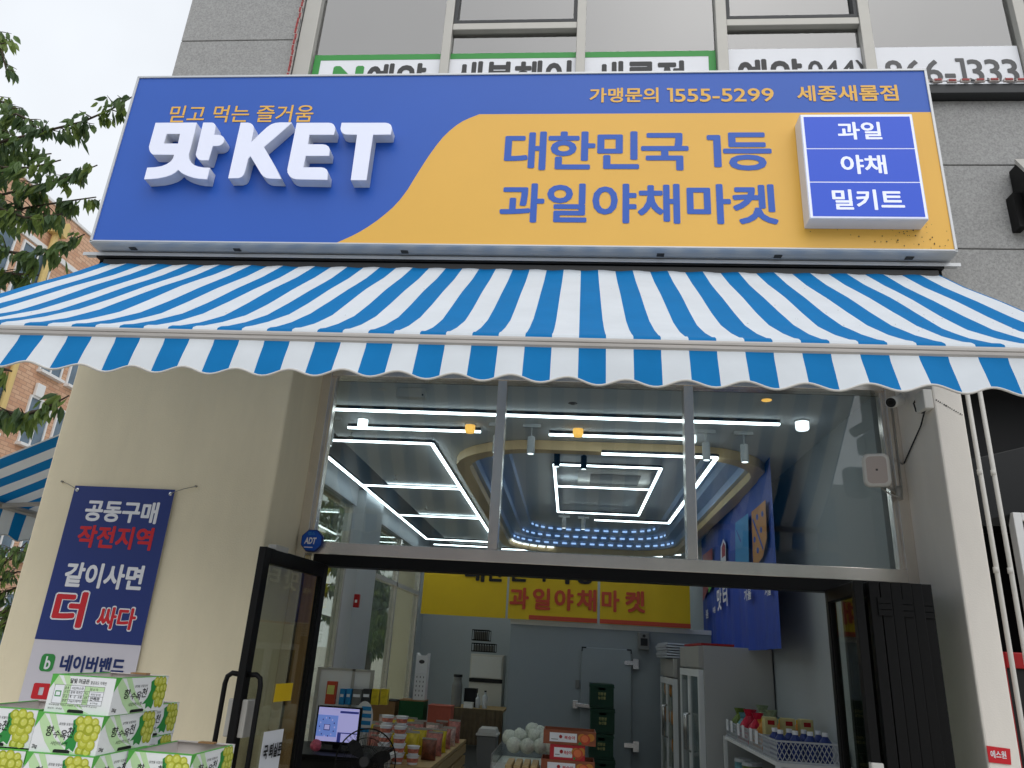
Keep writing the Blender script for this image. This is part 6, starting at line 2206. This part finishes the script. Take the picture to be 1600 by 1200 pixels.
# peach cartons
def peach_carton(label, pxa, pxb, pya, pyb, Y, mat, lw):
    p0, p1 = at(pxa, (pya+pyb)/2, Y), at(pxb, (pya+pyb)/2, Y)
    z1_, z0_ = at((pxa+pxb)/2, pya, Y).z, at((pxa+pxb)/2, pyb, Y).z
    x0, x1 = p0.x, p1.x
    t_ = thing('peach_carton', label, 'carton', ((x0+x1)/2, Y, z0_), 'peach cartons stacked in the doorway')
    m_ = MB()
    th = .006
    d = .26
    m_.box(x0, x1, Y, Y+th, z0_, z1_)
    m_.box(x0, x1, Y+d-th, Y+d, z0_, z1_)
    m_.box(x0, x0+th, Y+th, Y+d-th, z0_, z1_)
    m_.box(x1-th, x1, Y+th, Y+d-th, z0_, z1_)
    m_.box(x0+th, x1-th, Y+th, Y+d-th, z0_+.001, z0_+.01)
    m_.box(x0+th, x0+.10, Y+th, Y+.03, z1_-.006, z1_-.001)
    m_.box(x1-.10, x1-th, Y+th, Y+.03, z1_-.006, z1_-.001)
    m_.build('box', mt[mat], t_)
    w, h = x1-x0, z1_-z0_
    MB().box(x0+w*.12, x0+w*.64, Y-.0012, Y-.0004, z0_+h*.18, z0_+h*.82).build('label', mt['paper_white'], t_)
    MB().poly([(x0+w*.33+h*.13*math.cos(k*.5236), Y-.0018, z0_+h*.55+h*.13*math.sin(k*.5236)) for k in range(12)]).build('label_dot', mt['red_paint'], t_)
    me = text_mesh('복숭아', (x0+w*.40, Y-.002, z0_+h*.38), (1, 0, 0), (0, 0, 1), w*.21, h*.26, .03)
    link_mesh('lettering', me, mt['red_print'], t_)
    MB().box(x0+w*.15, x0+w*.28, Y-.0018, Y-.0014, z0_+h*.33, z0_+h*.37).build('rule', mt['ink'], t_)
    f = MB()
    for kk, (cx_, cz_, r_, o, mi) in enumerate(((.74, .55, .30, .0014, 0), (.90, .60, .28, .0015, 0), (.80, .44, .36, .0018, 1), (.79, .50, .26, .0021, 2))):
        f.poly([(min(x0+w*cx_+h*r_*1.1*math.cos(a*.393), x1-.001), Y-o, z0_+max(.002, min(h*.99, h*cz_+h*r_*math.sin(a*.393)))) for a in range(16)], mi)
    f.poly([(x0+w*.66, Y-.0022, z0_+h*.1), (x0+w*.70, Y-.0022, z0_+h*.28), (x0+w*.74, Y-.0022, z0_+h*.14), (x0+w*.70, Y-.0022, z0_+h*.05)], 3)
    f.build('peach_picture', [mt['ochre_print'], mt['orange_print'], M('peach_light', (226, 120, 70), .5) if 'peach_light' not in bpy.data.materials else bpy.data.materials['peach_light'], mt['print_green_dark']], t_)
mt['kraft_wood'] = M('kraft_wood', (150, 84, 56), .6, noise=(10, .2, (1, 1, 6)))
mt['crimson'] = M('crimson', (190, 36, 48), .5)
peach_carton('top peach carton of the stack, wood brown with a white label', 849, 931, 1142, 1164, 5.75, 'kraft_wood', 0)
peach_carton('middle peach carton of the stack, smaller and crimson', 859, 914, 1164.4, 1188, 5.75, 'crimson', 0)
peach_carton('lowest visible peach carton, cut off by the bottom edge', 845, 929, 1188.4, 1212, 5.745, 'kraft_wood', 0)
pst = tag(MB().box(.02, .45, 5.76, 6.0, ftz+.001, at(890, 1212.3, 5.745).z).build('carton_riser', mt['carton_brown']), 'brown riser under the peach cartons on the fruit table', 'riser')

# ------------------------------------------------------------------ shelf with baskets on the right
sh = thing('wire_shelf', 'white metal shelf along the right wall carrying plastic baskets of groceries', 'shelf', (1.6, 6.2, .03))
SH = [(1.32, 7.42), (1.36, 5.55)]
sz = at(1240, 1188, 5.7).z
sx0, sx1, sy0, sy1 = 1.40, 1.885, 5.60, 7.40
sz = 1.02
for z in (sz-.025, sz-.40):
    MB().box(sx0, sx1, sy0, sy1, z, z+.025).build('board', mt['white_paint'], sh, bevel=.003)
for x in (sx0-.012, sx1-.022):
    for y in (sy0-.012, sy1-.02):
        MB().box(x, x+.03, y, y+.03, .03, sz+.004).build('post', mt['white_paint'], sh)
def basket(label, x0, x1, y0, y1, z0, h):
    t_ = thing('plastic_basket', label, 'basket', ((x0+x1)/2, (y0+y1)/2, z0), 'clear lattice baskets on the shelf')
    m_ = MB()
    def wall(p, q):
        p, q = Vector(p), Vector(q)
        L_ = (q-p).length
        n = max(3, int(L_/.03))
        m_.bar(p+Vector((0, 0, .006)), q+Vector((0, 0, .006)), .006, .012)
        m_.bar(p+Vector((0, 0, h)), q+Vector((0, 0, h)), .006, .012)
        for i in range(n):
            a, b = p.lerp(q, i/n), p.lerp(q, (i+1)/n)
            m2 = 2
            for j in range(m2):
                za, zb5 = .012+(h-.018)*j/m2, .012+(h-.018)*(j+1)/m2
                m_.bar(a+Vector((0, 0, za)), b+Vector((0, 0, zb5)), .003, .005)
                m_.bar(b+Vector((0, 0, za)), a+Vector((0, 0, zb5)), .003, .005)
    wall((x0, y0, z0), (x1, y0, z0))
    wall((x0, y0, z0), (x0, y1, z0))
    m_.box(x0, x1, y1-.004, y1, z0, z0+h)
    m_.box(x1-.004, x1, y0, y1-.004, z0, z0+h)
    m_.box(x0, x1-.004, y0, y1-.004, z0, z0+.004)
    m_.build('lattice', mt['clear_plastic'], t_)
    return t_
ys = (5.63, 6.05, 6.50, 6.95, 7.38)
blabs = ('clear lattice basket of blue bottles, nearest the doorway', 'clear lattice basket with yellow boxes and a price card, second from the doorway', 'clear lattice basket with red bags and price cards, third from the doorway', 'clear lattice basket of green vegetables, farthest from the doorway')
for k in range(4):
    t_ = basket(blabs[k], sx0+.01, sx1-.01, ys[k]+.005, ys[k+1]-.01, sz+.001, .13)
    if k:
        for j in range(2):
            yy = ys[k]+.08+.18*j
            MB().box(sx0-.002, sx0+.001, yy, yy+.08, sz+.06, sz+.15).build('price_card', mt['paper_white'], t_)
# groceries
m = 0
mt['bag_red'] = M('bag_red', (190, 24, 56), .3, noise=(22, .4))
mt['bag_green'] = M('bag_green', (104, 124, 52), .35, noise=(34, .6))
mt['bag_clear'] = M('bag_clear', (150, 164, 130), .3, noise=(30, .5))
mt['carton_yellow'] = M('carton_yellow', (196, 184, 128), .5, noise=(20, .12))
mt['bottle_blue'] = M('bottle_blue', (34, 54, 122), .35)
mt['pack_teal'] = M('pack_teal', (90, 140, 150), .35, noise=(24, .5))
for i in range(4):
    for j in range(2):
        x, y = sx0+.06+.10*i, 5.72+.15*j
        t_ = thing('drink_bottle', f'blue bottle in the nearest basket, {("first","second","third","fourth")[i]} from the aisle in the {("front","rear")[j]} row', 'bottle', (x, y, sz+.006), 'blue bottles in the nearest basket')
        MB().lathe([(.036, .001), (.040, .01), (.040, .13), (.016, .165)], (x, y, sz+.006), 14).build('body', mt['bottle_blue'], t_, smooth=False)
        MB().lathe([(.020, .1655), (.020, .19)], (x, y, sz+.006), 12).build('cap', mt['paper_white'], t_)
for i in range(3):
    x = sx0+.05+.13*i
    t_ = simple_box('drink_carton', f'pale yellow carton with a red top stripe, {("nearest the aisle","in the middle","nearest the wall")[i]}, in the second basket', 'carton', x, x+.09, 6.10, 6.19, sz+.006, sz+.25, 'carton_yellow', None, 'pale yellow cartons in the basket')
    MB().box(x+.02, x+.07, 6.0985, 6.0995, sz+.20, sz+.23).build('stripe', mt['red_paint'], t_)
for i in range(3):
    x = sx0+.10+.13*i
    t_ = thing('sauce_bottle', f'amber bottle behind the pale yellow cartons, {("nearest the aisle","in the middle","nearest the wall")[i]}', 'bottle', (x, 6.33, sz+.006), 'amber bottles behind the cartons')
    MB().lathe([(.04, .001), (.044, .02), (.044, .16), (.02, .20)], (x, 6.33, sz+.006), 14).build('body', mt['ochre_print'], t_)
    MB().lathe([(.022, .2005), (.022, .225)], (x, 6.33, sz+.006), 12).build('cap', mt['yellow_banner'], t_)
def bag(label, x, y, mat, s=1.0, rz=0):
    t_ = thing('grocery_bag', label, 'bag', (x, y, sz+.006), 'bags in the baskets')
    b = MB()
    n = 6
    vs, fs = [], []
    for j in range(n):
        v = j/(n-1)
        rad = (.085, .095, .09, .07, .03, .05)[j]*s
        for k in range(12):
            a = 2*math.pi*k/12
            g = 1+R.uniform(-.12, .12)
            vs.append((x+rad*math.cos(a+rz)*g, y+rad*.7*math.sin(a+rz)*g, sz+.008+.24*s*v))
    for j in range(n-1):
        for k in range(12):
            fs.append((j*12+k, j*12+(k+1) % 12, (j+1)*12+(k+1) % 12, (j+1)*12+k))
    b.add(vs, fs)
    b.build('film', mt[mat], t_, smooth=False)
    return t_
for lab, x, y, mat, s in (('red snack bag tied at the top, left one in the third basket', sx0+.11, 6.85, 'bag_red', 1.05), ('red snack bag tied at the top, nearer one in the third basket', sx0+.12, 6.62, 'bag_red', 1.0), ('orange bag against the yellow cartons', sx0+.11, 6.42, 'ochre_print', .85),
                         ('teal and yellow pack beside the green vegetables', sx0+.10, 7.02, 'pack_teal', .9), ('bag of leafy greens in the farthest basket', sx0+.11, 7.24, 'bag_green', 1.0), ('clear bag of pale greens at the back of the farthest basket', sx0+.30, 7.22, 'bag_clear', 1.15), ('clear bag of pale greens against the wall', sx0+.32, 6.98, 'bag_clear', 1.05), ('teal pack against the wall behind the red bags', sx0+.33, 6.66, 'pack_teal', .9)):
    bag(lab, x, y, mat, s)
# goods on the lower board
for lab, x, y, mat, s, nm in (('pale blue tub under the shelf board, left', sx0+.12, 7.20, 'pack_teal', 1, 'tub'), ('orange topped jar on the lower board', sx0+.12, 6.72, 'orange_print', .9, 'jar'), ('green leafy pot on the lower board', sx0+.13, 6.95, 'bag_green', 1, 'pot'), ('dark jar on the lower board near the front post', sx0+.14, 6.2, 'ink', 1, 'jar')):
    t_ = thing('food_'+nm, lab, nm, (x, y, sz-.374))
    MB().lathe([(.07*s, 0), (.085*s, .14*s), (.08*s, .2*s)], (x, y, sz-.374), 14).build('body', mt[mat], t_)
    MB().lathe([(.086*s, .2005*s), (.08*s, .225*s)], (x, y, sz-.374), 14).build('lid', mt['clear_plastic'], t_)
# bagged goods inside the far fridge
fs_ = random.Random(8)
for k in range(4):
    z = .40+.28*k
    t_ = thing('bagged_goods', f'glossy bags on the {("lowest", "second lowest", "second highest", "highest")[k]} shelf of the grey display fridge', 'bagged goods', (1.2, 9.4, z))
    m_ = MB()
    for j in range(9):
        m_.ball((1.165, 8.95+.12*j, z+.07), .012, .05, .07+fs_.uniform(-.015, .02), 8, 6, m=0 if fs_.random() < .7 else 1, jit=.15)
    m_.build('bag', [mt['clear_plastic'], mt['ochre_print']], t_)
